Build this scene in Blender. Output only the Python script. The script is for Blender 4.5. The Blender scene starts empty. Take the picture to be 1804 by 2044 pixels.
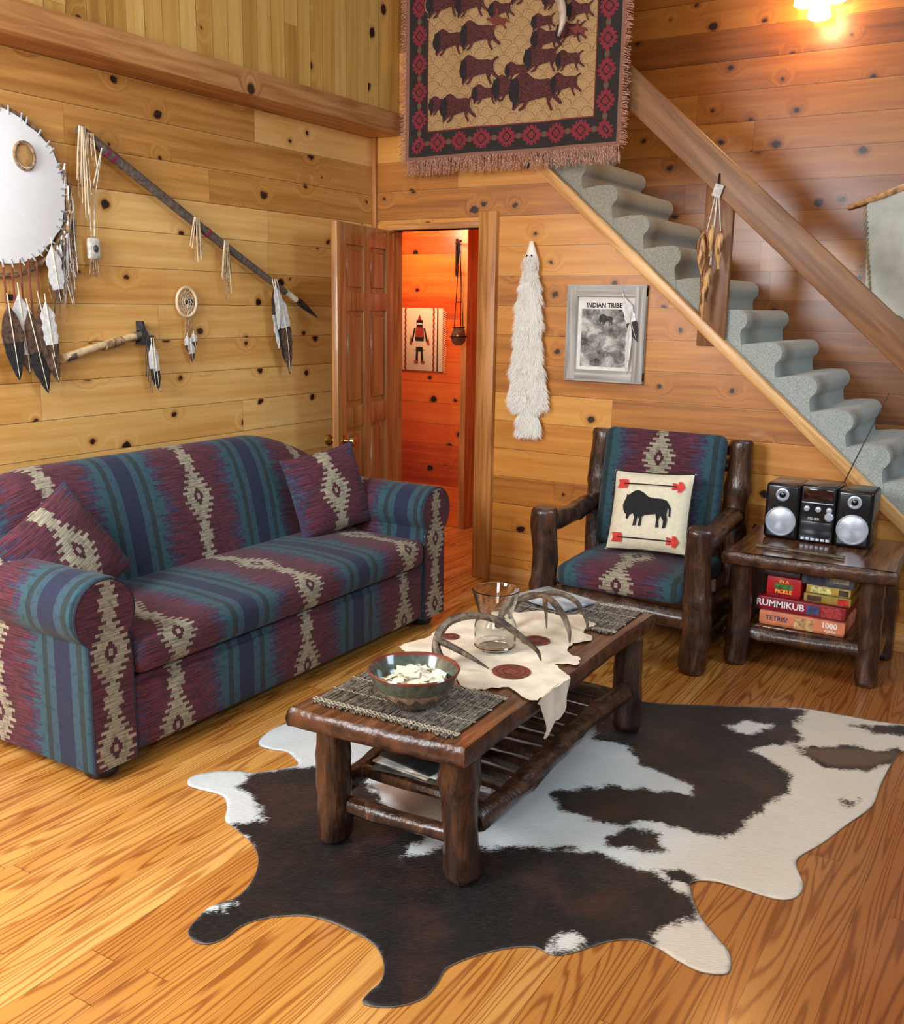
import bpy, bmesh, math, random
import numpy as np
from mathutils import Vector, Matrix, geometry, noise as mnoise
random.seed(7); np.random.seed(7)
scene=bpy.context.scene
COL=scene.collection
def lin(c):
    return tuple(((x/255)/12.92 if x/255<=.04045 else ((x/255+.055)/1.055)**2.4) for x in c[:3])+(1,)
# ------------------------------------------------------------ node helpers
class V:
    def __init__(s,nb,k): s.nb=nb; s.k=k
    def __add__(a,b): return a.nb.m('ADD',a,b)
    def __radd__(a,b): return a.nb.m('ADD',b,a)
    def __sub__(a,b): return a.nb.m('SUBTRACT',a,b)
    def __rsub__(a,b): return a.nb.m('SUBTRACT',b,a)
    def __mul__(a,b): return a.nb.m('MULTIPLY',a,b)
    def __rmul__(a,b): return a.nb.m('MULTIPLY',b,a)
    def __truediv__(a,b): return a.nb.m('DIVIDE',a,b)
    def __lt__(a,b): return a.nb.m('LESS_THAN',a,b)
    def __gt__(a,b): return a.nb.m('GREATER_THAN',a,b)
class NB:
    def __init__(s,name,rough=.6,metal=0,**kw):
        s.mat=bpy.data.materials.new(name); s.mat.use_nodes=True
        s.nt=s.mat.node_tree; s.b=s.nt.nodes['Principled BSDF']
        s.b.inputs['Roughness'].default_value=rough; s.b.inputs['Metallic'].default_value=metal
        for k,v in kw.items(): s.b.inputs[k.replace('_',' ')].default_value=v
    def put(s,val,inp):
        if isinstance(val,V): s.nt.links.new(val.k,inp)
        else: inp.default_value=val
    def m(s,op,*a):
        n=s.nt.nodes.new('ShaderNodeMath'); n.operation=op
        for i,x in enumerate(a): s.put(x,n.inputs[i])
        return V(s,n.outputs[0])
    def fl(s,a): return s.m('FLOOR',a)
    def fr(s,a): return s.m('FRACT',a)
    def ab(s,a): return s.m('ABSOLUTE',a)
    def mn(s,a,b): return s.m('MINIMUM',a,b)
    def mx(s,a,b): return s.m('MAXIMUM',a,b)
    def sm(s,a,lo,hi):
        n=s.nt.nodes.new('ShaderNodeMapRange'); n.interpolation_type='SMOOTHSTEP'
        s.put(a,n.inputs[0]); n.inputs[1].default_value=lo; n.inputs[2].default_value=hi
        return V(s,n.outputs[0])
    def obj(s,kind='Object'):
        n=s.nt.nodes.new('ShaderNodeTexCoord'); return s.sep(V(s,n.outputs[kind]))
    def uv(s):
        n=s.nt.nodes.new('ShaderNodeUVMap'); n.uv_map='pat'; return s.sep(V(s,n.outputs[0]))
    def attr(s,name):
        n=s.nt.nodes.new('ShaderNodeAttribute'); n.attribute_name=name; return V(s,n.outputs['Fac'])
    def sep(s,v):
        n=s.nt.nodes.new('ShaderNodeSeparateXYZ'); s.put(v,n.inputs[0]); return [V(s,o) for o in n.outputs]
    def vec(s,x=0,y=0,z=0):
        n=s.nt.nodes.new('ShaderNodeCombineXYZ')
        for i,q in enumerate((x,y,z)): s.put(q,n.inputs[i])
        return V(s,n.outputs[0])
    def noise(s,v,scale=1,detail=3,dist=0,rough=.5):
        n=s.nt.nodes.new('ShaderNodeTexNoise'); s.put(v,n.inputs['Vector'])
        n.inputs['Scale'].default_value=scale; n.inputs['Detail'].default_value=detail
        n.inputs['Distortion'].default_value=dist; n.inputs['Roughness'].default_value=rough
        return V(s,n.outputs[0])
    def wn(s,v):
        n=s.nt.nodes.new('ShaderNodeTexWhiteNoise'); n.noise_dimensions='3D'; s.put(v,n.inputs['Vector']); return V(s,n.outputs[0])
    def vor(s,v,scale=1,dim='3D'):
        n=s.nt.nodes.new('ShaderNodeTexVoronoi'); n.voronoi_dimensions=dim; s.put(v,n.inputs['Vector']); n.inputs['Scale'].default_value=scale
        return V(s,n.outputs['Distance']),s.sep(V(s,n.outputs['Color']))[0]
    def mix(s,f,a,b):
        n=s.nt.nodes.new('ShaderNodeMix'); n.data_type='RGBA'; s.put(f,n.inputs[0])
        s.put(lin(a) if isinstance(a,tuple) else a,n.inputs[6]); s.put(lin(b) if isinstance(b,tuple) else b,n.inputs[7])
        return V(s,n.outputs[2])
    def ramp(s,f,stops):
        n=s.nt.nodes.new('ShaderNodeValToRGB'); s.put(f,n.inputs[0]); e=n.color_ramp.elements
        while len(e)<len(stops): e.new(.5)
        for i,(p,c) in enumerate(stops): e[i].position=p; e[i].color=lin(c)
        return V(s,n.outputs[0])
    def col(s,c): s.put(lin(c) if isinstance(c,tuple) else c,s.b.inputs['Base Color']); return s
    def bump(s,h,st=.3,d=.01):
        n=s.nt.nodes.new('ShaderNodeBump'); s.put(h,n.inputs['Height']); n.inputs['Strength'].default_value=st; n.inputs['Distance'].default_value=d
        s.nt.links.new(n.outputs[0],s.b.inputs['Normal']); return s
def plain(name,c,rough=.5,metal=0,var=.12,scale=30,bump=0,**kw):
    n=NB(name,rough,metal,**kw); x,y,z=n.obj(); f=n.noise(n.vec(x,y,z),scale,4)
    d=tuple(max(0,v*(1-var*1.3)) for v in c); l=tuple(min(255,v*(1+var*.7)) for v in c)
    n.col(n.mix(n.sm(f,.25,.75),d,l))
    if bump: n.bump(f,bump,.01)
    return n.mat
def glow(name,c,st):
    n=NB(name); n.col(c); n.b.inputs['Emission Color'].default_value=lin(c); n.b.inputs['Emission Strength'].default_value=st; return n.mat
def plank(name,U,W,width,length,cols,knots=.5,rough=.36,groove=.020,shift=0,coat=.25,kd=3.3,gd=.7):
    n=NB(name,rough,Coat_Weight=coat,Coat_Roughness=.2); a=n.obj(); u=a['xyz'.index(U)]; w=a['xyz'.index(W)]+shift
    row=n.fl(w/width); fw=n.fr(w/width)
    uu=u+n.wn(n.vec(row,3.1,0))*length; cell=n.fl(uu/length); fu=n.fr(uu/length)
    rnd=n.wn(n.vec(row,cell,1.7))
    wob=n.noise(n.vec(u*26,w*26,0),1,2)-.5
    ku=u*kd+rnd*7+wob*.10; kw=w*kd*1.25+rnd*3+wob*.10
    kdist,kr=n.vor(n.vec(ku,kw,0.0),1,'2D')
    on=kr<knots
    ksz=n.wn(n.vec(n.fl(kr*97),2,0))*.072+.020
    fall=n.sm(kdist,.30,.0)*on
    gr=n.noise(n.vec(u*1.3+rnd*30,w*26+fall*4+rnd*11,rnd*5),1,4,.25)
    gr2=n.noise(n.vec(u*6,w*170,rnd*5),1,2)
    fac=n.m('ADD',gr*.62+rnd*.42,gr2*.14-.10)
    c=n.ramp(fac,[(.18,cols[0]),(.48,cols[1]),(.82,cols[2])])
    kk=kdist-ksz
    halo=n.sm(kk,.08,.0)*on
    c=n.mix(halo*.6,c,cols[0])
    kc=n.mix(n.sm(kk,-.03,.0),(30,20,16),(84,40,18))
    c=n.mix(n.sm(kk,.008,-.004)*on,c,kc)
    g=n.mx(fw<groove,(fu*length)<.0015)
    c=n.mix(g*gd,c,tuple(v*.30 for v in cols[0]))
    c=n.mix(n.m('MULTIPLY',fw>(1-groove),.35),c,cols[2])
    n.col(c); n.bump(n.m('ADD',gr*.12,g*-1.0),.35,.004); return n.mat
def timber(name,U,c0,c1,rough=.5,fine=30,knots=0.25,coat=.0):
    n=NB(name,rough,Coat_Weight=coat); a=n.obj(); i='xyz'.index(U); u=a[i]; v=a[(i+1)%3]; w=a[(i+2)%3]
    kdist,kr=n.vor(n.vec(u*2.5,v*2.5,w*2.5),1); on=kr<knots
    g=n.noise(n.vec(u*2,v*fine+n.sm(kdist,.25,0)*on*4,w*fine),1,4,.5)
    c=n.mix(n.sm(g,.28,.72),c0,c1); c=n.mix(n.sm(kdist,.09,.05)*on,c,tuple(q*.35 for q in c0))
    n.col(c); n.bump(g,.2,.004); return n.mat
# fabric with southwestern stripes and stepped medallions
def fabric(name,P=.725):
    n=NB(name,.94,Sheen_Weight=.05); u,v,_=n.uv()
    px=(n.fr(u/P+.5)-.5)*P; a=n.ab(px)
    side=px>0
    q=n.fl(v/.0075); jag=n.wn(n.vec(q,side,0)); jl=n.noise(n.vec(v*7,side*5,0),1,2)
    spike=(jag*jag)*.085+(jl-.5)*.13-.02
    a1=a+spike; a2=a+jag*jag*.055+(jl-.5)*.10-.01
    st=n.noise(n.vec(u*10,v*230,0),1,3); st2=n.noise(n.vec(u*40,v*40,0),1,2)
    maroon=n.mix(n.sm(st,.34,.68),(54,20,32),(102,44,58))
    purple=n.mix(n.sm(st,.4,.6),(40,40,62),(74,54,80))
    c=n.mix(a1>.176,maroon,purple)
    c=n.mix(a2>.222,c,(44,76,86))
    c=n.mix(a>.262,c,(36,50,52))
    c=n.mix(a>.288,c,(46,72,86))
    c=n.mix(a>.322,c,(30,38,62))
    L=.34; vv=n.ab((n.fr(v/L)-.5)*L); qq=n.fl(vv/.0125)
    alt=n.m('MODULO',qq,2.0)
    w=.066-qq*.0068+alt*.026
    v3=n.ab(n.fr(v/L)*L); v4=n.mn(v3,L-v3); q3=n.fl(v4/.011); w3=.036-q3*.008+n.m('MODULO',q3,2.0)*.014
    body=n.mx(n.mx(w,w3),.010)
    bei=a<body
    c=n.mix(bei,c,n.mix(n.sm(st,.35,.65),(116,110,92),(168,158,134)))
    d=n.fl(a/.0085)*.0085+n.fl(vv/.0125)*.0085
    ring=n.m('MULTIPLY',d>.008,d<.025)
    c=n.mix(ring,c,(72,26,40))
    c=n.mix(n.m('MULTIPLY',st2<.42,.3),c,(24,22,30))
    n.col(c); n.bump(n.noise(n.vec(u*420,v*420,0),1,1),.25,.002)
    return n.mat
# ------------------------------------------------------------ geometry helpers
def bx(x0,x1,y0,y1,z0,z1,b=.005,seg=2):
    bm=bmesh.new(); bmesh.ops.create_cube(bm,size=1)
    for v in bm.verts: v.co=Vector(((x0+x1)/2+v.co.x*(x1-x0),(y0+y1)/2+v.co.y*(y1-y0),(z0+z1)/2+v.co.z*(z1-z0)))
    if b>0: bmesh.ops.bevel(bm,geom=list(bm.edges),offset=min(b,.45*min(abs(x1-x0),abs(y1-y0),abs(z1-z0))),segments=seg,profile=.5,affect='EDGES')
    bm.verts.index_update(); g=([tuple(v.co) for v in bm.verts],[[v.index for v in f.verts] for f in bm.faces]); bm.free(); return g
def softbox(x0,x1,y0,y1,z0,z1,b,crown=.02,cuts=10):
    bm=bmesh.new(); bmesh.ops.create_cube(bm,size=1)
    for v in bm.verts: v.co=Vector(((x0+x1)/2+v.co.x*(x1-x0),(y0+y1)/2+v.co.y*(y1-y0),(z0+z1)/2+v.co.z*(z1-z0)))
    bmesh.ops.bevel(bm,geom=list(bm.edges),offset=b,segments=5,profile=.5,affect='EDGES')
    bmesh.ops.subdivide_edges(bm,edges=[e for e in bm.edges if e.calc_length()>.15],cuts=cuts,use_grid_fill=True)
    cx,cy=(x0+x1)/2,(y0+y1)/2
    for v in bm.verts:
        s=max(0,1-((v.co.x-cx)/(x1-x0)*2)**2)*max(0,1-abs((v.co.y-cy)/(y1-y0)*2)**4)
        if v.co.z>(z0+z1)/2: v.co.z+=crown*s+.006*mnoise.noise(v.co*5)
    bm.verts.index_update(); g=([tuple(v.co) for v in bm.verts],[[v.index for v in f.verts] for f in bm.faces]); bm.free(); return g
def crom(pts,k=6,closed=False):
    P=[np.array(p,float) for p in pts]; n=len(P); out=[]
    R=range(n) if closed else range(n-1)
    for i in R:
        p0=P[(i-1)%n] if closed or i>0 else P[0]; p1=P[i]; p2=P[(i+1)%n]; p3=P[(i+2)%n] if closed or i+2<n else P[-1]
        for j in range(k):
            t=j/k; out.append(tuple(.5*((2*p1)+(-p0+p2)*t+(2*p0-5*p1+4*p2-p3)*t*t+(-p0+3*p1-3*p2+p3)*t**3)))
    if not closed: out.append(tuple(P[-1]))
    return out
def tube(pts,r,n=10,wob=0,seed=0,closed=False):
    P=[Vector(p) for p in pts]; m=len(P); rs=[r]*m if not hasattr(r,'__len__') else list(r)
    if len(rs)!=m: rs=[np.interp(i/(m-1),np.linspace(0,1,len(rs)),rs) for i in range(m)]
    vs=[];fs=[]; up=None
    for i in range(m):
        t=(P[min(i+1,m-1)]-P[max(i-1,0)]).normalized()
        if up is None:
            up=Vector((0,0,1)) if abs(t.z)<.9 else Vector((1,0,0))
        up=(up-t*up.dot(t)).normalized(); s=t.cross(up)
        for j in range(n):
            a=2*math.pi*j/n; rr=rs[i]
            d=up*math.cos(a)+s*math.sin(a)
            if wob: rr*=1+wob*mnoise.noise(P[i]*6+d*1.3+Vector((seed*3.7,seed,0)))
            vs.append(tuple(P[i]+d*rr))
    for i in range(m-1):
        for j in range(n): fs.append([i*n+j,i*n+(j+1)%n,(i+1)*n+(j+1)%n,(i+1)*n+j])
    fs.append(list(range(n))[::-1]); fs.append([(m-1)*n+j for j in range(n)])
    return vs,fs
def log(p0,p1,r,seed=0,knobs=2,bend=.008,n=16):
    p0=Vector(p0);p1=Vector(p1); L=(p1-p0).length; m=max(8,int(L/.03)); d=(p1-p0)/L
    pts=[];rs=[]
    rnd=random.Random(seed); kn=[(rnd.uniform(.15,.85),rnd.uniform(.12,.26)) for _ in range(knobs)]
    o=Vector((.37,.61,.5)).cross(d).normalized()
    e=[(0,.80),(.006/L,.92),(.02/L,1)]
    ts=[q[0] for q in e]+list(np.linspace(.05,.95,m))+[1-q[0] for q in reversed(e)]
    for i,t in enumerate(sorted(ts)):
        f=1
        if i<3: f=e[i][1]
        if i>=len(ts)-3: f=e[len(ts)-1-i][1]
        s=sum(a*math.exp(-((t-k)*L/.024)**2) for k,a in kn)
        pts.append(p0+d*L*t+o*bend*math.sin(t*math.pi*1.3+seed)*min(1,t*6,(1-t)*6)); rs.append(r*f*(1+s*.6))
    return tube(pts,rs,n,.2,seed)
def lathe(prof,n=32,c=(0,0,0)):
    vs=[];fs=[];m=len(prof)
    for r,z in prof:
        for j in range(n): vs.append((c[0]+r*math.cos(2*math.pi*j/n),c[1]+r*math.sin(2*math.pi*j/n),c[2]+z))
    for i in range(m-1):
        for j in range(n): fs.append([i*n+j,i*n+(j+1)%n,(i+1)*n+(j+1)%n,(i+1)*n+j])
    if prof[0][0]>1e-4: fs.append(list(range(n))[::-1])
    if prof[-1][0]>1e-4: fs.append([(m-1)*n+j for j in range(n)])
    return vs,fs
def prism(pts,d0,d1,fn=lambda a,b,c:(a,b,c)):
    n=len(pts); vs=[fn(p[0],p[1],d0) for p in pts]+[fn(p[0],p[1],d1) for p in pts]
    fs=[list(range(n))[::-1],[n+i for i in range(n)]]+[[i,(i+1)%n,n+(i+1)%n,n+i] for i in range(n)]
    return vs,fs
def inside(pts,poly):
    x=pts[:,0];y=pts[:,1]; r=np.zeros(len(pts),bool); q=np.array(poly); n=len(q)
    for i in range(n):
        a=q[i];b=q[(i+1)%n]
        c=((a[1]>y)!=(b[1]>y))
        with np.errstate(divide='ignore',invalid='ignore'): xi=(b[0]-a[0])*(y-a[1])/(b[1]-a[1]+1e-12)+a[0]
        r^=c&(x<xi)
    return r
def sdist(pts,poly):
    q=np.array(poly,float); d=np.full(len(pts),9.)
    for i in range(len(q)):
        a=q[i];b=q[(i+1)%len(q)]; ab=b-a; t=np.clip(((pts-a)@ab)/(ab@ab+1e-12),0,1)
        d=np.minimum(d,np.linalg.norm(pts-a-t[:,None]*ab,axis=1))
    return np.where(inside(pts,poly),d,-d)
def sheet(outline,sp):
    o=[(p[0],p[1]) for p in outline]; a=np.array(o)
    gx=np.arange(a[:,0].min(),a[:,0].max(),sp); gy=np.arange(a[:,1].min(),a[:,1].max(),sp)
    g=np.array([(x+(j%2)*sp/2,y) for j,y in enumerate(gy) for x in gx]); g=g[sdist(g,o)>sp*.45]
    vs=[Vector(p) for p in o]+[Vector(p) for p in g.tolist()]
    r=geometry.delaunay_2d_cdt(vs,[],[list(range(len(o)))],1,1e-5)
    return [tuple(v) for v in r[0]],[list(f) for f in r[2]]
def xf(g,fn): return ([tuple(fn(*v)) for v in g[0]],)+tuple(g[1:])
def mv(g,M): return ([tuple(M@Vector(v)) for v in g[0]],)+tuple(g[1:])
def T(x,y,z): return Matrix.Translation((x,y,z))
def R(a,ax): return Matrix.Rotation(math.radians(a),4,ax)
def ell(c,r,n=14,m=9):
    prof=[(math.sin(math.pi*i/(m))*1.0,-math.cos(math.pi*i/(m))) for i in range(m+1)]
    prof[0]=(1e-5,-1);prof[-1]=(1e-5,1)
    g=lathe(prof,n); return xf(g,lambda x,y,z:(c[0]+x*r[0],c[1]+y*r[1],c[2]+z*r[2]))
def mk(name,geos,mats,parent=None,off=None,smooth=True,uvf=None,ang=38,**props):
    if not isinstance(geos,list): geos=[geos]
    if not isinstance(mats,(list,tuple)): mats=[mats]
    if off is None: off=tuple(parent.get('base',(0,0,0))) if parent is not None else (0,0,0)
    vs=[];fs=[];mi=[]
    for g in geos:
        k=len(vs); vs+=[(v[0]-off[0],v[1]-off[1],v[2]-off[2]) for v in g[0]]
        for f in g[1]: fs.append([i+k for i in f]); mi.append(g[2] if len(g)>2 else 0)
    me=bpy.data.meshes.new(name); me.from_pydata(vs,[],fs)
    for m in mats: me.materials.append(m)
    me.polygons.foreach_set('material_index',mi)
    if uvf:
        ul=me.uv_layers.new(name='pat')
        if callable(uvf): uvs=[uvf(v[0]+off[0],v[1]+off[1],v[2]+off[2]) for v in vs]
        else: uvs=uvf
        li=np.zeros(len(me.loops),int); me.loops.foreach_get('vertex_index',li)
        ul.data.foreach_set('uv',np.array(uvs,float)[li].ravel())
    bm=bmesh.new(); bm.from_mesh(me); bmesh.ops.recalc_face_normals(bm,faces=bm.faces); bm.to_mesh(me); bm.free()
    if smooth:
        me.shade_smooth()
        me.set_sharp_from_angle(angle=math.radians(ang))
    o=bpy.data.objects.new(name,me); COL.objects.link(o)
    if parent is not None:
        o.parent=parent
    else: o.location=off
    for k,v in props.items(): o[k]=v
    return o
def thing(name,label,cat,base=(0,0,0),rot=0,world=True,**props):
    o=bpy.data.objects.new(name,None); o.empty_display_size=.1; COL.objects.link(o); o.location=base; o.rotation_euler=(0,0,math.radians(rot))
    o['base']=base if world else (0.,0.,0.); o['label']=label; o['category']=cat
    for k,v in props.items(): o[k]=v
    return o
def orient(o,loc,nrm,up,spin=0):
    z=Vector(nrm).normalized(); y=Vector(up); y=(y-z*y.dot(z)).normalized(); x=y.cross(z)
    M=Matrix((x,y,z)).transposed().to_4x4(); o.matrix_world=Matrix.Translation(loc)@M@Matrix.Rotation(math.radians(spin),4,'Z')
def textgeo(s,size,ext=.0008,align='CENTER',bold=0,sx=1):
    c=bpy.data.curves.new('t','FONT'); c.body=s; c.size=size; c.extrude=ext; c.align_x=align; c.align_y='CENTER'; c.offset=bold; c.resolution_u=3
    o=bpy.data.objects.new('t',c); COL.objects.link(o); dg=bpy.context.evaluated_depsgraph_get()
    me=bpy.data.meshes.new_from_object(o.evaluated_get(dg)); g=([(v.co.x*sx,v.co.y,v.co.z) for v in me.vertices],[list(p.vertices) for p in me.polygons])
    bpy.data.objects.remove(o); bpy.data.meshes.remove(me); return g
def facing(g,x,y,z):
    return mv(g,T(x,y,z)@R(90,'X'))
def pillowgeo(w,h,t,N=26):
    vs=[];fs=[]
    for s in (1,-1):
        for i in range(N+1):
            for j in range(N+1):
                a=-1+2*i/N;b=-1+2*j/N
                e=((1-abs(a)**2.6)*(1-abs(b)**2.6))**.55 if abs(a)<1 and abs(b)<1 else 0
                x=a*w/2*(1-.06*(1-abs(b)**3)); y=b*h/2*(1-.06*(1-abs(a)**3))
                z=s*t/2*e+.008*mnoise.noise(Vector((a*3,b*3,s)))*e
                vs.append((x,y,z)); 
    k=(N+1)**2
    for s in (0,1):
        for i in range(N):
            for j in range(N):
                q=s*k+i*(N+1)+j; f=[q,q+N+1,q+N+2,q+1]; fs.append(f if s==0 else f[::-1])
    return vs,fs
BUF=[(.02,.33),(0,.42),(.03,.52),(.06,.60),(.05,.66),(.09,.63),(.14,.67),(.22,.73),(.30,.75),(.40,.71),(.52,.62),(.65,.60),(.80,.60),(.90,.57),(.95,.50),(1.0,.42),(1.0,.24),(.97,.24),(.96,.40),(.935,.42),(.92,.28),(.95,.18),(.93,.02),(.87,0),(.87,.03),(.88,.14),(.83,.22),(.80,.26),(.78,.14),(.80,.02),(.74,0),(.73,.03),(.74,.16),(.71,.28),(.60,.26),(.48,.24),(.44,.20),(.43,.02),(.37,0),(.37,.03),(.385,.14),(.345,.21),(.32,.02),(.26,0),(.26,.03),(.28,.18),(.24,.26),(.17,.22),(.13,.13),(.10,.15),(.10,.23),(.05,.26)]
def feather(p0,p1,w,nrm,seed=0,split=.6,curl=.0):
    p0=Vector(p0);p1=Vector(p1); d=p1-p0; nrm=Vector(nrm); s=d.cross(nrm).normalized(); rnd=random.Random(seed); N=16
    def row(t):
        prof=min(1,(t-.12)*5) if t>.12 else 0
        ww=w*max(0.02,prof)*max(.02,(1-max(0,(t-.55)/.45)**2.2))
        c=p0+d*t+s*curl*math.sin(t*math.pi)
        j=(1+rnd.uniform(-.12,.12))
        return [tuple(c-s*ww*.5*j+nrm*.002),tuple(c+nrm*.005),tuple(c+s*ww*.5*j+nrm*.002)]
    ts=[.12+.88*i/N for i in range(N+1)]
    rows=[row(t) for t in ts]; a=int(N*split)
    def strip(rr):
        vs=[p for r_ in rr for p in r_]; fs=[]
        for i in range(len(rr)-1):
            fs+= [[3*i,3*i+1,3*i+4,3*i+3],[3*i+1,3*i+2,3*i+5,3*i+4]]
        return vs,fs
    g1=strip(rows[:a+1]);g2=strip(rows[a:])
    sh=tube([tuple(p0+d*t+s*curl*math.sin(t*math.pi)+nrm*.006) for t in np.linspace(0,.97,8)],[.0025,.001],6)
    return [(g1[0],g1[1],0),(g2[0],g2[1],1),(sh[0],sh[1],2)]
# ------------------------------------------------------------ camera
C=Vector((3.58,-4.87,1.6)); th=math.radians(31.5); pi_=math.radians(11.9); k=.0158
Fv=Vector((-math.sin(th)*math.cos(pi_),math.cos(th)*math.cos(pi_),-math.sin(pi_)))
Rv=Vector((math.cos(th),math.sin(th),0)); Uv=Vector((-math.sin(th)*math.sin(pi_),math.cos(th)*math.sin(pi_),math.cos(pi_)))
X=(Rv+k*Uv).normalized(); Y=(Uv-k*Rv).normalized()
cam=bpy.data.cameras.new('camera'); cam.sensor_fit='HORIZONTAL'; cam.sensor_width=36; cam.lens=36*1960/1804; cam.clip_start=.05
co=bpy.data.objects.new('camera',cam); COL.objects.link(co)
co.matrix_world=Matrix.Translation(C)@Matrix((X,Y,-Fv)).transposed().to_4x4(); scene.camera=co
WB=.10; WL=-.05; WF=1.0
def BX(x): return 1.0205*x-.073
def BZ(z): return 1.0205*z-.033
def LY(y): return 1.014*y+.068
def LZ(z): return 1.014*z-.0224
# ------------------------------------------------------------ materials
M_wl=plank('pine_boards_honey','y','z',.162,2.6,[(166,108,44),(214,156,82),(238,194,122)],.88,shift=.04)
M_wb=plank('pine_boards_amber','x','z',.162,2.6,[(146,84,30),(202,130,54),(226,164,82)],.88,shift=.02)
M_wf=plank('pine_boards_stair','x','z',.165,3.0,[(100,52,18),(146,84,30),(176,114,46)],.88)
M_wv=plank('pine_boards_vertical','z','y',.098,3.2,[(146,100,38),(192,144,70),(216,176,102)],.5,shift=.01,groove=.035,gd=.6)
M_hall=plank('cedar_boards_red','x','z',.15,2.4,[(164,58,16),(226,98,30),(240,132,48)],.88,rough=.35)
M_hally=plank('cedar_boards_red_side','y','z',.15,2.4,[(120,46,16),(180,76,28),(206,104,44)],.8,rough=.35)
def floormat():
    n=NB('heart_pine_floor',.27,Coat_Weight=.45,Coat_Roughness=.14); x,y,z=n.obj(); Wd=.084;Ln=2.3
    row=n.fl(x/Wd); fw=n.fr(x/Wd); uu=y+n.wn(n.vec(row,9,0))*Ln; cell=n.fl(uu/Ln); rnd=n.wn(n.vec(row,cell,4))
    lx=(fw-.5)*Wd
    f=n.noise(n.vec(x*9+rnd*40,y*.5+rnd*13,rnd*9),1,1.5,.2)
    h=n.fr((f*19+lx*10+n.noise(n.vec(x*60,y*3,rnd),1,2)*.5))
    ringm=n.sm(n.ab(h-.5),.22,.48)
    fine=n.noise(n.vec(x*300,y*4,rnd*3),1,2)
    base=n.ramp(rnd,[(0,(190,124,54)),(.5,(210,148,70)),(1,(224,168,92))])
    dark=n.ramp(rnd,[(0,(134,70,24)),(.5,(154,88,34)),(1,(172,104,44))])
    c=n.mix(ringm*.85,base,dark); c=n.mix(n.sm(fine,.45,.75)*.3,c,(132,72,28))
    big=n.sm(x+y*.12,1.6,3.3); c=n.mix(big*.85,c,n.mix(ringm*.7,(130,64,30),(86,36,16)))  # window light falling off to the right, painted as darker redder boards
    g=n.mx(fw<.024,(n.fr(uu/Ln)*Ln)<.0025); c=n.mix(g*.6,c,(74,38,16))
    n.col(c); n.bump(n.m('ADD',ringm*-.06,g*-1.0),.3,.002); return n.mat
M_floor=floormat()
M_trimx=timber('trim_pine','x',(170,104,50),(216,156,92),.4)
M_trimy=timber('trim_pine_beam','y',(164,104,54),(208,152,94),.45)
M_trimz=timber('trim_pine_upright','z',(156,92,40),(202,138,72),.4)
M_rail=timber('rail_walnut_stain','x',(112,70,38),(148,102,62),.45,26,.3)
M_post=timber('post_walnut_stain','z',(110,68,36),(146,98,56),.45,26,.2)
M_door=timber('door_oak_stain','z',(138,86,40),(184,126,68),.38,30,0,.2)
def carpetmat():
    n=NB('stair_carpet_sage',.98,Sheen_Weight=.2); x,y,z=n.obj(); f=n.noise(n.vec(x,y,z),210,2,0,.6)
    c=n.mix(n.sm(f,.3,.7),(142,148,142),(176,184,178)); c=n.mix(n.m('MULTIPLY',n.sm(z,1.2,2.2),.6),c,n.mix(n.sm(f,.3,.7),(124,106,80),(156,140,110)))  # upper steps browner: warm sconce light painted into the carpet colour
    n.col(c); n.bump(f,.3,.003); return n.mat
M_carpet=carpetmat()
def logmat():
    n=NB('dark_log_varnish',.32,Coat_Weight=.3,Coat_Roughness=.2); x,y,z=n.obj(); v=n.vec(x*14,y*14,z*6)
    f=n.noise(v,1,5,1.2); g=n.noise(n.vec(x*110,y*110,z*14),1,3)
    c=n.ramp(n.m('ADD',f*.75,g*.3),[(.3,(24,14,10)),(.5,(54,32,21)),(.64,(82,51,33)),(.8,(124,84,56))])
    n.col(c); n.bump(f+g*.4,.6,.012); return n.mat
M_log=logmat()
def topmat():
    n=NB('tabletop_varnish',.24,Coat_Weight=.5,Coat_Roughness=.12); x,y,z=n.obj()
    f=n.noise(n.vec(x*45,y*4,z*20),1,4,.6); c=n.ramp(f,[(.3,(58,31,18)),(.5,(94,56,33)),(.7,(126,80,48))])
    s=n.fr(x/.13+.45); c=n.mix(n.m('MULTIPLY',s<.03,.8),c,(24,12,8)); n.col(c); n.bump(f,.3,.006); return n.mat
M_top=topmat()
M_edge=plain('bark_edge',(76,45,28),.35,0,.35,22,.7)
M_fab=fabric('southwest_upholstery')
M_pipe=plain('piping_navy',(36,42,58),.9,0,.2,120)
M_blk=plain('black_plastic',(18,18,20),.22,0,.1,20)
M_foot=plain('bun_foot_dark',(24,26,36),.4,0,.2,30)
M_cream=plain('cream_cotton',(224,212,184),.9,0,.03,40,.1)
M_ink=plain('black_print',(26,24,26),.9,0,.2,80)
M_red=plain('red_print',(214,60,50),.85,0,.1,60)
M_brownl=plain('red_brown_leather',(122,58,42),.8,0,.15,60)
M_brownd=plain('tooled_leather_line',(74,32,24),.8,0,.15,60)
M_leath=plain('pale_deerskin',(222,202,168),.85,0,.06,18,.2)
M_bone=plain('bone_white',(206,200,186),.6,0,.15,40)
def antmat():
    n=NB('antler_horn',.5); x,y,z=n.obj(); f=n.noise(n.vec(x*26,y*26,z*26),1,4,1); n.col(n.mix(n.sm(f,.3,.7),(54,42,34),(120,100,82))); n.bump(f,.5,.006); return n.mat
M_antler=antmat()
M_wht=plain('white_hide',(248,248,248),.7,0,.01,15)
M_fth_w=plain('feather_white',(226,224,222),.8,0,.08,60)
M_fth_b=plain('feather_brown',(96,70,56),.75,0,.35,60)
M_fth_k=plain('feather_black',(44,38,38),.7,0,.3,60)
M_quill=plain('quill',(220,210,180),.5,0,.1,40)
M_lace=plain('rawhide_lace',(150,120,88),.9,0,.3,60)
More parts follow.
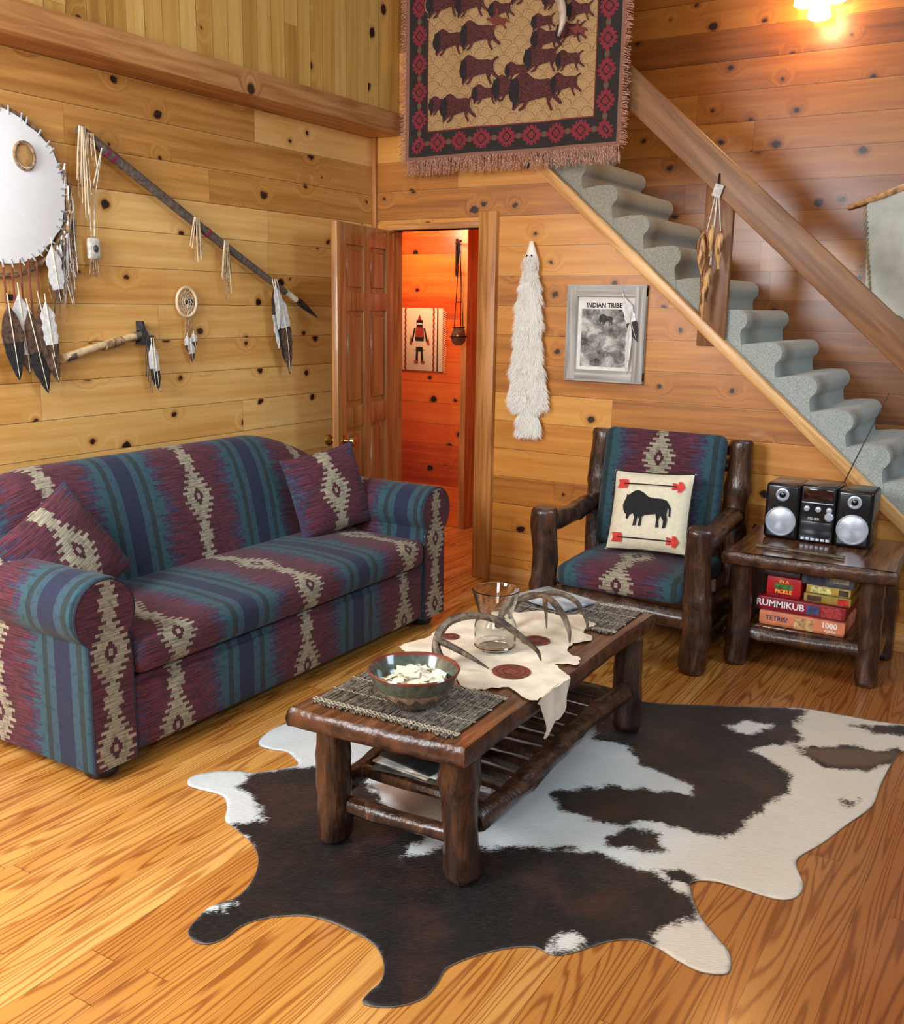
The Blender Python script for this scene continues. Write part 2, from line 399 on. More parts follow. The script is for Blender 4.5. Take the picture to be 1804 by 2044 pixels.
M_grey=plain('dark_wrapped_hide',(98,84,74),.85,0,.2,50,.4)
M_mag=plain('magenta_wrap',(128,36,64),.8,0,.2,60)
M_steel=plain('stone_blade',(52,52,56),.4,0,.3,40)
M_brass=plain('satin_brass',(206,176,110),.22,1,.05,20)
M_silver=plain('silver_plastic',(186,194,206),.3,.35,.03,40)
M_iron=plain('wrought_iron',(30,26,24),.5,.6,.2,40)
M_greyw=timber('weathered_barnwood','x',(136,130,122),(204,198,190),.85,40,.1)
M_greywz=timber('weathered_barnwood_upright','z',(136,130,122),(204,198,190),.85,40,.1)
M_paper=plain('white_paper',(232,228,218),.7,0,.04,30)
# ------------------------------------------------------------ room shell
S=dict(kind='structure')
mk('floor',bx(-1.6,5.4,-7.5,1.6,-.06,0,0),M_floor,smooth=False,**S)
mk('wall_left',bx(WL-.12,WL,-7.5,WB+.12,0,2.57,0),M_wl,smooth=False,**S)
mk('wall_loft',bx(-.1,.135,-7.5,WF,2.66,5.2,0),M_wv,smooth=False,**S)
mk('trim_1',bx(WL,.165,-7.5,WB-.002,2.555,2.672,.006),M_trimy,smooth=True,**S)
sx0,sz0=BX(1.14),BZ(2.30); sl=-.872
def SZ(x): return sz0+sl*(x-sx0)
xe=sx0-(sz0-.0)/sl*1.0
out=[(WL,0),(.09,0),(.09,BZ(2.02)),(.70,BZ(2.02)),(.70,0),(xe,0),(.30,SZ(.30)),(WL,SZ(.30))]
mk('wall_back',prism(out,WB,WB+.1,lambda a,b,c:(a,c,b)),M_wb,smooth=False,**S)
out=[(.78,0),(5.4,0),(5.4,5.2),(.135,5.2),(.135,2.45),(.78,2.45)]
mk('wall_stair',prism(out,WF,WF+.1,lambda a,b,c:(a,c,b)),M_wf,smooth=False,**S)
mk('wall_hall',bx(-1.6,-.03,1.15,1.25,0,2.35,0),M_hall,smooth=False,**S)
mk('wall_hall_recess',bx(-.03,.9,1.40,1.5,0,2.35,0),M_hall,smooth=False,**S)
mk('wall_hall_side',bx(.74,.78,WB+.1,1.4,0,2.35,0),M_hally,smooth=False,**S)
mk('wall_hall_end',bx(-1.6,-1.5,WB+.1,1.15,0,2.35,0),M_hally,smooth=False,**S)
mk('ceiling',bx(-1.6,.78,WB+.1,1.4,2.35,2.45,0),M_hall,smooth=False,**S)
mk('trim_2',bx(-.05,.0,1.13,1.40,0,2.35,.004),M_trimz,smooth=False,**S)
mk('trim_3',bx(.70,.815,WB-.035,WB+.1,0,2.115,.005),M_trimz,**S)
mk('trim_4',bx(.065,.095,WB-.015,WB+.1,0,2.03,.004),M_trimz,**S)
mk('trim_5',bx(.065,.70,WB-.02,WB+.1,BZ(2.02),BZ(2.02)+.035,.004),M_trimx,**S)
mk('trim_6',bx(WL,WL+.03,WB-.02,WB-.0,2.03,2.555,.004),M_trimz,**S)
mk('baseboard_back',bx(.815,xe-.1,WB-.018,WB,0,.09,.004),M_trimx,**S)
mk('baseboard_left',bx(WL,WL+.018,-7.5,WB,0,.09,.004),M_trimy,**S)
# ------------------------------------------------------------ door leaf
d=thing('door_1','open six-panel stained wooden door with brass knobs','door',(.105,.06,0),rot=-78,world=False,kind='structure')
DW=.755;DH=2.02
st=[bx(0,.11,-.018,.018,.01,DH,.003),bx(DW-.11,DW,-.018,.018,.01,DH,.003),bx(DW/2-.045,DW/2+.045,-.018,.018,.01,DH,.003)]
for z0,z1 in ((.01,.2),(.92,1.04),(1.56,1.66),(DH-.11,DH)): st.append(bx(.10,DW-.10,-.0175,.0175,z0,z1,.003))
mk('stile_frame',st,M_door,d)
for (z0,z1) in ((.2,.92),(1.04,1.56),(1.66,DH-.11)):
    for (x0,x1) in ((.11,DW/2-.045),(DW/2+.045,DW-.11)):
        mk('panel',[bx(x0-.005,x1+.005,-.006,.006,z0-.005,z1+.005,0),bx(x0+.02,x1-.02,-.014,.014,z0+.02,z1-.02,.012,1)],M_door,d)
for s in (1,-1):
    g=lathe([(.001,0),(.033,0),(.033,.006),(.013,.008),(.012,.03),(.024,.038),(.033,.052),(.029,.068),(.001,.074)],20)
    mk('knob',mv(g,T(DW-.065,s*.018,.86)@R(-90*s,'X')),M_brass,d,label='round brass knob')
# ------------------------------------------------------------ staircase
st=thing('staircase','carpeted open staircase with stained rail rising along plank wall','staircase',(2.2,.5,0))
nx0,nz0=BX(1.54)-.02,BZ(2.21); run=.1803;rise=.1572
i=-6
while True:
    nx=nx0+run*i; nz=nz0-rise*i
    if nz<.05: break
    prof=[(nx-run-.020,nz-.36),(nx-run-.020,nz-.010),(nx-.09,nz+.005)]
    for a in range(84,-61,-12): prof.append((nx-.032+.050*math.cos(math.radians(a)),nz-.046+.052*math.sin(math.radians(a))))
    prof+=[(nx-.012,nz-.108),(nx-.008,nz-rise+.012),(nx+.0,nz-rise-.02),(nx+.0,nz-.36)]
    prof=[(a,max(b,0.001)) for a,b in prof]
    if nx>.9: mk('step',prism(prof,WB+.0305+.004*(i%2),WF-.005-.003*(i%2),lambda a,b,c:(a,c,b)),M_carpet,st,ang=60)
    i+=1
def diag(name,x0,x1,ztop,th_,y0,y1,mat,slope,label=None):
    Ln=math.hypot(x1-x0,slope*(x1-x0)); o=mk(name,bx(0,Ln,y0,y1,-th_,0,.006),mat,None)
    o.parent=st; o.location=(x0-2.2,-.5,ztop); o.rotation_euler=(0,math.atan(-slope),0)
    if label:o['label']=label
    return o
M_string=timber('stringer_pine','x',(196,136,76),(238,188,124),.35,26,.1)
diag('stringer',.4,xe-.04,SZ(.4)+.035,.055,WB-.025,WB+.03,M_string,sl,'pale pine skirt board')
rx0,rz0=BX(1.30),BZ(3.035)
diag('handrail',rx0,BX(3.4),rz0,.155,WB-.05,WB-.008,M_rail,-.894,'brown stained plank handrail')
mk('newel_post',bx(BX(2.01),BX(2.15),WB-.0075,WB+.029,BZ(1.42)-.0,BZ(2.20),.006),M_post,st)
# ------------------------------------------------------------ sofa
so=thing('sofa','rolled-arm sofa in teal and burgundy southwestern stripes','sofa',(.53,-1.84,0))
prof=[(.47,.36),(.455,.46),(.43,.6),(.395,.74),(.345,.86),(.285,.925),(.21,.94),(.14,.91),(.09,.84),(.06,.70),(.05,.4),(.05,.07),(.40,.07),(.46,.2)]
pp=crom(prof,4,True); N=60; vs=[];uv=[];fs=[]
cum=[0]
for a,b in zip(pp[:-1],pp[1:]): cum.append(cum[-1]+math.dist(a,b))
def hfac(y):
    f=1.0
    if y>-1.35: f-= .17*((y+1.35)/.52)**1.6
    if y<-2.5: f-= .10*((-2.5-y)/.34)**2
    return f
for i in range(N+1):
    y=-2.84+ (2.84-.83)*i/N; hf=hfac(y)
    for j,(x,z) in enumerate(pp):
        zz=z if z<.4 else .4+(z-.4)*(1+ (hf-1)*1.85)*1.04
        sl_=.01*mnoise.noise(Vector((x*3,y*3,z*3)))
        vs.append((x+sl_,y,zz)); uv.append((y+1.82,cum[j]+.12))
m=len(pp)
for i in range(N):
    for j in range(m): fs.append([i*m+j,i*m+(j+1)%m,(i+1)*m+(j+1)%m,(i+1)*m+j])
fs.append(list(range(m)));fs.append([N*m+j for j in range(m)][::-1])
mk('backrest',(vs,fs),M_fab,so,uvf=uv)
sf=lambda x,y,z:(y+1.82,z-x+.74)
mk('seat_cushion',softbox(.38,1.035,-2.735,-.94,.335,.475,.055,.025,9),M_fab,so,uvf=sf)
mk('skirt',[bx(.10,.995,-2.80,-.87,.055,.33,.02,3),bx(.99,1.003,-2.735,-.94,.07,.305,.006)],M_fab,so,uvf=sf)
def armprof():
    p=[(-.095,.055),(-.095,.25),(-.095,.42)]
    for a in range(222,-62,-12): p.append((.012+.128*math.cos(math.radians(a)),.60+.118*math.sin(math.radians(a))))
    return p+[(.088,.44),(.09,.25),(.09,.055)]
ap=armprof()
for yc,s in ((-2.832,-1),(-.842,1)):
    vs=[];uv=[];fs=[];cum=[0]
    for a,b in zip(ap[:-1],ap[1:]): cum.append(cum[-1]+math.dist(a,b))
    xs=[.1,.101]+list(np.linspace(.15,.97,12))+[.985,.995,1.0]; ins=[.01,0]+[0]*12+[0,.003,.01]
    for x,q in zip(xs,ins):
        for j,(o,z) in enumerate(ap):
            oo=o*(1-q*8); zz=z if z<.1 else .6+(z-.6)*(1-q*8) if z>.5 else z
            vs.append((x,yc+s*oo,zz)); uv.append((x-.52,cum[j]-.2))
    m=len(ap)
    for i in range(len(xs)-1):
        for j in range(m): fs.append([i*m+j,i*m+(j+1)%m,(i+1)*m+(j+1)%m,(i+1)*m+j])
    fs.append(list(range(m)));fs.append([(len(xs)-1)*m+j for j in range(m)])
    mk('arm',(vs,fs),M_fab,so,uvf=uv)
    sc=[(.005+(o-.005)*.90,.08+(z-.08)*.985) for o,z in ap]
    mk('arm_front_panel',prism(sc,.998,1.018,lambda a,b,c:(c,yc+s*a,b)),M_fab,so,uvf=lambda x,y,z:(y-yc,z+.05))
    mk('piping',tube([(1.012,yc+s*o*.93,.08+(z-.08)*.99) for o,z in ap],.006,6),M_pipe,so)
for (x,y) in ((.93,-2.83),(.93,-.84),(.16,-2.83),(.16,-.84)):
    mk('foot',lathe([(.03,0),(.055,.01),(.062,.03),(.05,.055),(.045,.06)],20,(x,y,0)),M_foot,so,label='dark bun foot')
def throw(label,loc,n,up,spin,w=.44,h=.42,sh=0):
    o=mk('throw_pillow',pillowgeo(w,h,.15),M_fab,uvf=lambda x,y,z:(x+sh,y+.17)); orient(o,loc,n,up,spin); o['label']=label;o['category']='cushion';o['group']='matching sofa pillows'; return o
throw('striped southwestern pillow leaning in the sofa corner near the doorway',(.57,-1.13,.69),(.93,-.30,.26),(-.1,0,1),7)
throw('striped southwestern pillow slumped diagonally against the sofa back',(.56,-2.64,.68),(.90,.06,.40),(-.3,0,1),26,.44,.42,.0)
# ------------------------------------------------------------ cowhide
HO=[(1.29,-2.07),(1.22,-2.12),(1.18,-2.20),(1.19,-2.30),(1.23,-2.37),(1.30,-2.37),(1.35,-2.355),(1.41,-2.38),(1.45,-2.41),(1.43,-2.46),(1.37,-2.54),(1.32,-2.56),(1.25,-2.61),(1.21,-2.68),(1.24,-2.73),(1.30,-2.73),(1.39,-2.72),(1.46,-2.77),(1.51,-2.83),(1.57,-2.85),(1.66,-2.88),(1.74,-2.93),(1.80,-3.01),(1.83,-3.10),(1.81,-3.16),(1.80,-3.19),(1.81,-3.24),(1.83,-3.29),(1.87,-3.31),(1.91,-3.30),(1.93,-3.26),(1.93,-3.20),(1.96,-3.14),(2.03,-3.08),(2.10,-3.06),(2.18,-3.06),(2.26,-3.07),(2.32,-3.11),(2.36,-3.17),(2.36,-3.23),(2.37,-3.26),(2.41,-3.25),(2.45,-3.22),(2.48,-3.17),(2.48,-3.11),(2.47,-3.05),(2.50,-2.98),(2.55,-2.91),(2.61,-2.86),(2.67,-2.86),(2.71,-2.82),(2.76,-2.74),(2.82,-2.69),(2.88,-2.69),(2.94,-2.71),(3.00,-2.72),(3.05,-2.70),(3.06,-2.67),(3.04,-2.61),(2.99,-2.56),(2.93,-2.50),(2.88,-2.42),(2.86,-2.36),(2.91,-2.32),(2.97,-2.31),(3.05,-2.31),(3.10,-2.30),(3.13,-2.26),(3.13,-2.19),(3.09,-2.10),(3.09,-2.04),(3.13,-1.93),(3.17,-1.78),(3.22,-1.60),(3.22,-1.43),(3.23,-1.20),(3.25,-1.09),(3.32,-.99),(3.31,-.78),(3.22,-.83),(3.10,-.86),(2.99,-.87),(2.84,-.89),(2.66,-.99),(2.48,-1.09),(2.30,-1.18),(2.15,-1.19),(2.05,-1.16),(1.95,-1.18),(1.85,-1.30),(1.72,-1.42),(1.62,-1.62),(1.55,-1.85),(1.44,-1.98),(1.36,-2.03)]
D1=[(1.36,-2.55),(1.52,-2.37),(1.60,-2.30),(1.77,-2.41),(1.93,-2.49),(2.10,-2.55),(2.09,-2.66),(2.10,-2.71),(2.17,-2.58),(2.27,-2.53),(2.36,-2.45),(2.41,-2.42),(2.55,-2.36),(2.67,-2.37),(2.75,-2.36),(2.87,-2.43),(2.94,-2.49),(2.89,-2.58),(2.85,-2.66),(2.90,-2.69),(2.87,-2.75),(2.71,-2.95),(2.52,-3.11),(2.53,-3.23),(2.38,-3.32),(2.32,-3.18),(2.07,-3.13),(1.94,-3.36),(1.79,-3.34),(1.78,-3.05),(1.68,-2.90),(1.54,-2.85),(1.61,-2.77),(1.49,-2.69),(1.38,-2.65)]
D2=[(2.24,-1.65),(2.37,-1.62),(2.47,-1.75),(2.67,-1.79),(2.68,-1.85),(2.58,-1.89),(2.43,-1.95),(2.28,-2.10),(2.37,-2.19),(2.48,-2.20),(2.59,-2.17),(2.61,-2.11),(2.69,-2.10),(2.80,-2.08),(2.87,-2.09),(2.91,-1.92),(2.93,-1.79),(2.97,-1.64),(2.95,-1.52),(2.86,-1.45),(2.77,-1.40),(2.91,-1.21),(2.86,-1.08),(2.86,-.90),(2.61,-.90),(2.25,-1.12),(2.14,-1.24)]
D3=[(2.56,-2.26),(2.60,-2.17),(2.70,-2.16),(2.74,-2.24),(2.70,-2.28),(2.58,-2.31)]
D4=[(2.90,-1.27),(3.08,-1.15),(3.18,-1.13),(3.24,-1.04),(3.26,-1.18),(3.19,-1.32),(3.04,-1.40),(2.94,-1.34)]
D5=[(3.04,-.96),(3.31,-.78),(3.31,-.92),(3.12,-.99)]
D6=[(3.13,-1.62),(3.17,-1.58),(3.18,-1.64),(3.15,-1.67)]
D7=[(2.77,-2.34),(2.81,-2.31),(2.87,-2.34),(2.88,-2.38),(2.81,-2.39)]
W1=[(2.63,-1.23),(2.68,-1.14),(2.78,-1.13),(2.76,-1.23),(2.68,-1.27)]
W2=[(2.65,-2.80),(2.68,-2.75),(2.71,-2.81),(2.66,-2.85)]
W3=[(1.78,-3.17),(1.84,-3.14),(1.84,-3.17),(1.79,-3.22)]
TN=[(1.76,-2.40),(1.80,-2.22),(2.13,-2.10),(2.13,-2.50),(2.10,-2.62),(2.07,-2.54),(1.91,-2.46)]
ho=crom(HO,4,True); hv,hf=sheet(ho,.014); A=np.array(hv)
dk=np.max([sdist(A,q) for q in (D1,D2,D3,D4,D5,D6,D7)],axis=0)
for q in (W1,W2,W3): dk=np.minimum(dk,-sdist(A,q))
tn=sdist(A,TN); t4=np.maximum(sdist(A,D4),-.3); ed=-sdist(A,ho)
base=(2.2,-2.1,0)
zz=[.004+.004*max(0,mnoise.noise(Vector((a*3,b*3,0)))) for a,b in hv]
def hidemat():
    n=NB('cowhide_fur',.42,Sheen_Weight=.22,Sheen_Roughness=.3); x,y,z=n.obj(); d=n.attr('dark'); t=n.attr('tan'); t4=n.attr('tan_edge'); e=n.attr('rim')
    ns=n.noise(n.vec(x*14,y*14,0),1,4,.6)-.5; nf=n.noise(n.vec(x*50+y*60,y*150-x*120,0),1,2)-.5
    hair=n.noise(n.vec(x*40+y*40,y*200-x*160,0),1,3)
    m=n.sm(d+ns*.09+nf*.055,-.010,.016)
    wh=n.mix(n.noise(n.vec(x*3,y*3,0),1,3),(188,192,190),(228,232,232))
    xx=n.sm(x,.2,.75); wh=n.mix(xx*.65,wh,(202,174,138))
    wh=n.mix(n.sm(t+ns*.06,-.02,.03)*.8,wh,(136,102,70))
    br=n.mix(n.sm(n.noise(n.vec(x*5,y*5,0),1,4,.5),.42,.78),(12,9,9),(54,28,18))
    br=n.mix(n.sm(t4,.0,.05)*.7,br,(104,76,56))
    c=n.mix(m,wh,br); c=n.mix(n.sm(hair,.55,.8)*.10,c,(130,115,105)); c=n.mix(n.m('MULTIPLY',e<.0018,.5),c,(150,130,106))
    n.col(c); n.bump(n.m('ADD',hair*.8,ns*.8),.45,.007); return n.mat
hide=mk('cowhide_rug',([(a,b,c) for (a,b),c in zip(hv,zz)],hf),hidemat(),off=base,label='brown and white cowhide rug spread under the coffee table',category='rug')
for nm,ar in (('dark',dk),('tan',tn),('tan_edge',t4),('rim',-ed)):
    at=hide.data.attributes.new(nm,'FLOAT','POINT'); at.data.foreach_set('value',np.array(ar,np.float32)[:len(hide.data.vertices)])
mo=hide.modifiers.new('thick','SOLIDIFY'); mo.thickness=.003; mo.offset=-1
# ------------------------------------------------------------ coffee table
ct=thing('coffee_table','dark-stained rustic log coffee table with slatted lower shelf','table',(2.08,-2.1,0.008))
oc=[(1.805,-2.835),(1.96,-2.83),(2.14,-2.812),(2.335,-2.79),(2.357,-2.765),(2.352,-2.5),(2.362,-2.1),(2.352,-1.7),(2.36,-1.41),(2.335,-1.375),(2.08,-1.37),(1.83,-1.375),(1.802,-1.41),(1.80,-1.8),(1.79,-2.2),(1.802,-2.5),(1.79,-2.81)]
oc=crom(oc,5,True)
def slab(oc,z0,z1,seed=0):
    lv=[(z0,-.006),(z0+.008,0),((z0+z1)/2,.006),(z1-.008,.001),(z1,-.008)]; c=np.mean(np.array(oc),axis=0); n=len(oc); vs=[];fs=[]
    for z,e in lv:
        for i,p in enumerate(oc):
            d_=np.array(p)-c; d_=d_/np.linalg.norm(d_); w=.006*mnoise.noise(Vector((p[0]*14,p[1]*14,z*30+seed)))
            vs.append((p[0]+d_[0]*(e+w),p[1]+d_[1]*(e+w),z))
    for l in range(len(lv)-1):
        for i in range(n): fs.append([l*n+i,l*n+(i+1)%n,(l+1)*n+(i+1)%n,(l+1)*n+i])
    return (vs,fs,1),(vs,[list(range(n))[::-1],[(len(lv)-1)*n+i for i in range(n)]],0)
mk('tabletop',list(slab(oc,.392,.45)),[M_top,M_edge],ct,ang=50)
LG=[(1.86,-2.725),(2.30,-2.70),(2.315,-1.49),(1.86,-1.47)]
for i,(x,y) in enumerate(LG): mk('leg',log((x,y,0.0105),(x+(2.08-x)*.03,y,.395),.053,i+1,3),M_log,ct)
mk('stretcher',log((2.315,-2.66,.165),(2.315,-1.52,.175),.036,11,5,.01),M_log,ct)
mk('stretcher',log((1.86,-2.68,.165),(1.86,-1.5,.175),.034,12,3,.01),M_log,ct)
mk('stretcher',log((1.88,-2.72,.13),(2.28,-2.70,.13),.026,13,1),M_log,ct)
mk('stretcher',log((1.88,-1.48,.13),(2.30,-1.49,.13),.026,14,1),M_log,ct)
mk('shelf_slats',[log((1.87,-2.60+i*.1,.183),(2.31,-2.60+i*.1,.183),.020,20+i,1,.003,8) for i in range(11)],M_log,ct)
mcol=[(70,74,70),(190,180,160),(90,60,48),(206,206,200),(44,48,50),(170,96,60)]
def magazine(loc,rot,c,label,grp,w=.21,l=.28,t=.006):
    m1=plain('cover',c,.35,0,.25,14); o=mk('magazine',[bx(-w/2,w/2,-l/2,l/2,0,t,.001)+(0,),bx(-w/2+.003,w/2-.004,-l/2+.003,l/2-.003,.0008,t-.0008,0)+(1,)],[m1,M_paper])
    o.location=loc; o.rotation_euler=(0,0,math.radians(rot)); o['label']=label;o['category']='magazine';o['group']=grp; return o
for i in range(5): magazine((2.02+.01*i,-2.48+.012*(i%3),.2115+.0068*i),[8,-4,12,2,-10][i],mcol[i],'magazine lying in a pile on the table shelf','magazines on the lower shelf')
M_twig=plain('grey_twigs',(126,114,100),.85,0,.35,60,.3); M_rope=plain('jute_rope',(168,156,134),.9,0,.2,120,.4)
def placemat(loc,rot,label):
    gs=[];rnd=random.Random(3)
    for i in range(66):
        x=-.235+.47*i/65; j=rnd.uniform(-.008,.008)
        pts=[(x+rnd.uniform(-.002,.002),-.165+.33*q/7+j,.0042+rnd.uniform(-.0006,.0006)) for q in range(8)]
        gs.append(tube(pts,rnd.uniform(.0024,.0034),5)+(0,))
    for y in (-.152,-.14,-.05,.05,.14,.152):
        pts=[(-.245+.49*q/100,y+.004*math.sin(q*1.9),.0068+.0015*math.sin(q*2.7)) for q in range(101)]
        gs.append(tube(pts,.0026 if abs(y)>.1 else .0016,6)+(1,))
    o=mk('placemat',gs,[M_twig,M_rope]); o.location=loc;o.rotation_euler=(0,0,math.radians(rot)); o['label']=label;o['category']='placemat';o['group']='twig placemats on the coffee table'; return o
placemat((2.055,-2.60,.4515),2,'grey twig placemat under the pottery bowl')
placemat((2.08,-1.545,.4515),1,'grey twig placemat with a magazine on it')
magazine((1.98,-1.47,.4645),72,(170,178,184),'glossy magazine lying on a twig placemat','magazine on the placemat',.2,.27,.008)
# bowl
bc=(2.09,-2.635,.4635)
def bowlmat():
    n=NB('glazed_pottery',.15,Coat_Weight=.6,Coat_Roughness=.05); x,y,z=n.obj(); ang=n.m('ARCTAN2',y,x)
    zig=n.ab(n.fr(ang*2.2)-.5)*.05; c=n.mix(z>.060,n.mix((z-zig)>.028,(78,66,56),(160,134,106)),(84,92,80))
    c=n.mix(n.sm(n.noise(n.vec(x*60,y*60,z*60),1,3),.42,.62)*.5,c,(56,56,50)); c=n.mix(z>.103,c,(112,56,44)); n.col(c); return n.mat
mk('bowl',lathe([(.001,.006),(.05,.006),(.055,0),(.06,.002),(.075,.014),(.105,.045),(.122,.075),(.134,.108),(.131,.112),(.126,.108),(.113,.075),(.095,.045),(.06,.02),(.001,.016)],40,bc),bowlmat(),off=bc,label='glazed green and brown pottery bowl on a twig placemat',category='bowl')
gs=[];rnd=random.Random(5)
for i in range(60):
    a=rnd.uniform(0,6.28);r=rnd.uniform(0,.094)*1;s=rnd.uniform(.014,.026); z=.072+.030*(1-r/.09)+rnd.uniform(-.006,.006)
    g=prism([(-s,-s*.6),(s*.8,-s),(s,s*.5),(-.2*s,s),(-s*.9,s*.5)],-.001,.001)
    gs.append(mv(g,T(bc[0]+r*math.cos(a),bc[1]+r*math.sin(a),bc[2]+z)@R(rnd.uniform(0,360),'Z')@R(rnd.uniform(-35,35),'X')))
gs.append(ell((bc[0],bc[1],bc[2]+.058),(.096,.096,.024)))
mk('paper_scraps',gs,plain('cream_scraps',(238,230,202),.7,0,.05,60),smooth=False,off=(bc[0],bc[1],bc[2]+.02),kind='stuff',label='cream torn scraps heaped in the pottery bowl',category='scraps')
# hide runner
RO=[(1.765,-2.23),(1.79,-2.10),(1.775,-2.0),(1.80,-1.87),(1.85,-1.80),(1.84,-1.70),(1.88,-1.66),(1.93,-1.70),(2.0,-1.63),(2.08,-1.64),(2.15,-1.58),(2.19,-1.63),(2.24,-1.66),(2.23,-1.75),(2.29,-1.80),(2.25,-1.88),(2.27,-1.97),(2.33,-2.0),(2.345,-2.06),(2.29,-2.09),(2.33,-2.14),(2.375,-2.17),(2.375,-2.24),(2.372,-2.38),(2.35,-2.41),(2.25,-2.36),(2.18,-2.43),(2.12,-2.42),(2.05,-2.36),(1.97,-2.41),(1.93,-2.38),(1.93,-2.30),(1.87,-2.27),(1.82,-2.27)]
ro=crom(RO,6,True); ro=[(a+.009*mnoise.noise(Vector((a*60,b*60,0))),b+.012*mnoise.noise(Vector((a*60,b*60,5)))) for a,b in ro]
rv,rf=sheet(ro,.02)
def ss(t): t=max(0,min(1,t)); return t*t*(3-2*t)
rz=[.4545+.003*abs(mnoise.noise(Vector((a*9,b*9,2))))+.009*ss((b+1.80)/.06) for a,b in rv]
M_run=plain('deerskin_runner',(232,216,192),.85,0,.08,12,.2)
rn=thing('hide_runner','pale deerskin draped over the coffee table with round leather patches','animal skin',(2.08,-2.05,.453))
mk('skin',([(a,b,c) for (a,b),c in zip(rv,rz)],rf),M_run,rn)
dr=[(-2.40,.455),(-2.19,.455),(-2.16,.44),(-2.20,.41),(-2.21,.37),(-2.235,.35),(-2.26,.345),(-2.285,.35),(-2.31,.335),(-2.34,.315),(-2.355,.32),(-2.345,.345),(-2.355,.38),(-2.37,.41),(-2.385,.435)]
dv_,df=sheet(crom(dr,3,True),.015)
mk('hanging_flap',([(2.374+.010*mnoise.noise(Vector((a*18,b*10,0)))+.05*max(0,.455-b)**1.2,a,b) for a,b in dv_],df),M_run,rn)
for (x,y,r) in ((2.20,-2.24,.062),(2.13,-1.93,.05),(1.86,-2.06,.032)):
    mk('leather_patch',[lathe([(.001,.0),(r,.0),(r,.002),(.001,.002)],28,(x,y,.4575))+(0,)]+[tube([(x+r*q*math.cos(t),y+r*q*math.sin(t),.4597) for t in np.linspace(0,6.283,29)],.0011,5)+(1,) for q in (.45,.75)],[M_brownl,M_brownd],rn)
vc=(2.05,-2.08,.4605)
vp=[(.001,.003),(.058,.003),(.066,.006),(.072,.012),(.068,.018),(.072,.05),(.072,.075),(.068,.095),(.058,.110),(.057,.122),(.062,.140),(.072,.170),(.078,.195),(.082,.206)]
vi=[(max(.001,r-.0035),z+.002) for r,z in reversed(vp)]
ng=NB('clear_glass',.02,Transmission_Weight=1.0,IOR=1.45); ng.col((240,242,240))
mk('glass_vase',lathe([(.001,0),(.058,0)]+vp[1:]+vi[:-1]+[(.001,.006)],40,vc),ng.mat,off=vc,label='clear glass hurricane vase standing on the deerskin runner',category='vase')
def antler(paths,label):
    base=paths[0][0][0]
    gs=[]
    for pts,r in paths:
        gs.append(tube(crom(pts,7),[q*.84 for q in r],10,.3,3))
    o=mk('antler',gs,M_antler,off=base); o['label']=label;o['category']='antler';o['group']='shed antlers on the coffee table'
antler([([(2.00,-2.34,.476),(1.965,-2.32,.525),(1.975,-2.27,.585),(2.04,-2.225,.612),(2.12,-2.205,.606),(2.19,-2.175,.560),(2.235,-2.14,.510),(2.245,-2.12,.468)],[.019,.018,.017,.016,.015,.013,.009,.003]),
        ([(1.965,-2.315,.54),(2.01,-2.315,.530),(2.07,-2.30,.505),(2.14,-2.28,.468)],[.014,.013,.010,.0025]),
        ([(1.98,-2.36,.475),(2.005,-2.34,.48),(2.00,-2.335,.49)],[.014,.024,.018])],'brown deer antler arching beside the glass vase')
antler([([(1.98,-1.93,.477),(1.97,-1.87,.52),(2.02,-1.80,.565),(2.10,-1.81,.585),(2.19,-1.86,.555),(2.24,-1.90,.51),(2.25,-1.91,.468)],[.018,.017,.016,.015,.013,.009,.003]),
        ([(2.02,-1.80,.560),(2.10,-1.72,.575),(2.18,-1.71,.550),(2.235,-1.74,.50),(2.245,-1.755,.468)],[.013,.013,.012,.008,.003]),
        ([(2.10,-1.81,.58),(2.14,-1.88,.56),(2.17,-1.93,.51)],[.011,.008,.002])],'brown deer antler resting on pale deerskin')
# ------------------------------------------------------------ log armchair
ch=thing('armchair','dark log armchair with striped southwestern cushions','armchair',(1.94,-.42,0))
for i,(x,xb) in enumerate(((1.565,1.555),(2.325,2.285))):
    mk('front_leg',log((x,-.735,0),(x,-.735,.665),.060,31+i,3),M_log,ch)
    mk('back_post',log((xb,-.10,0),(xb,-.035,.975),.058,33+i,3),M_log,ch)
    mk('armrest',log((x,-.76+.03,.585),(xb,-.03,.60),.047,35+i,2),M_log,ch)
    mk('side_rail',log((x,-.72,.24),(xb,-.06,.22),.038,37+i,1),M_log,ch)
    mk('side_rail',log((x,-.72,.11),(xb,-.06,.11),.033,39+i,1),M_log,ch)
mk('front_rail',log((1.57,-.715,.245),(2.32,-.715,.235),.045,41,3),M_log,ch)
mk('front_rail',log((1.57,-.45,.12),(2.30,-.45,.12),.035,42,2),M_log,ch)
mk('back_rail',log((1.57,-.07,.30),(2.28,-.07,.30),.035,43,2),M_log,ch)
mk('back_rail',log((1.57,-.03,.84),(2.28,-.03,.84),.035,44,2),M_log,ch)
mk('seat_cushion',softbox(1.63,2.26,-.745,-.12,.29,.405,.045,.025,7),M_fab,ch,uvf=lambda x,y,z:(x-1.945,z+y+.91))
g=softbox(-.31,.31,-.29,.31,-.055,.055,.04,.02,7)
Mb=T(1.92,-.155,.69)@R(80,'X')
mk('back_cushion',mv(g,Mb),M_fab,ch,uvf=[(v[0],v[1]+.0) for v in g[0]])
bp=thing('throw_pillow','cream pillow printed with a black bison and red arrows','cushion',(0,0,0),world=False)
mk('pillow_cover',pillowgeo(.40,.40,.13),M_cream,bp)
mk('piping',tube([(x*.195,y*.195,0) for x,y in [(1,1),(.97,0),(1,-1),(0,-.97),(-1,-1),(-.97,0),(-1,1),(0,.97),(1,1)]],.004,6),M_ink,bp)
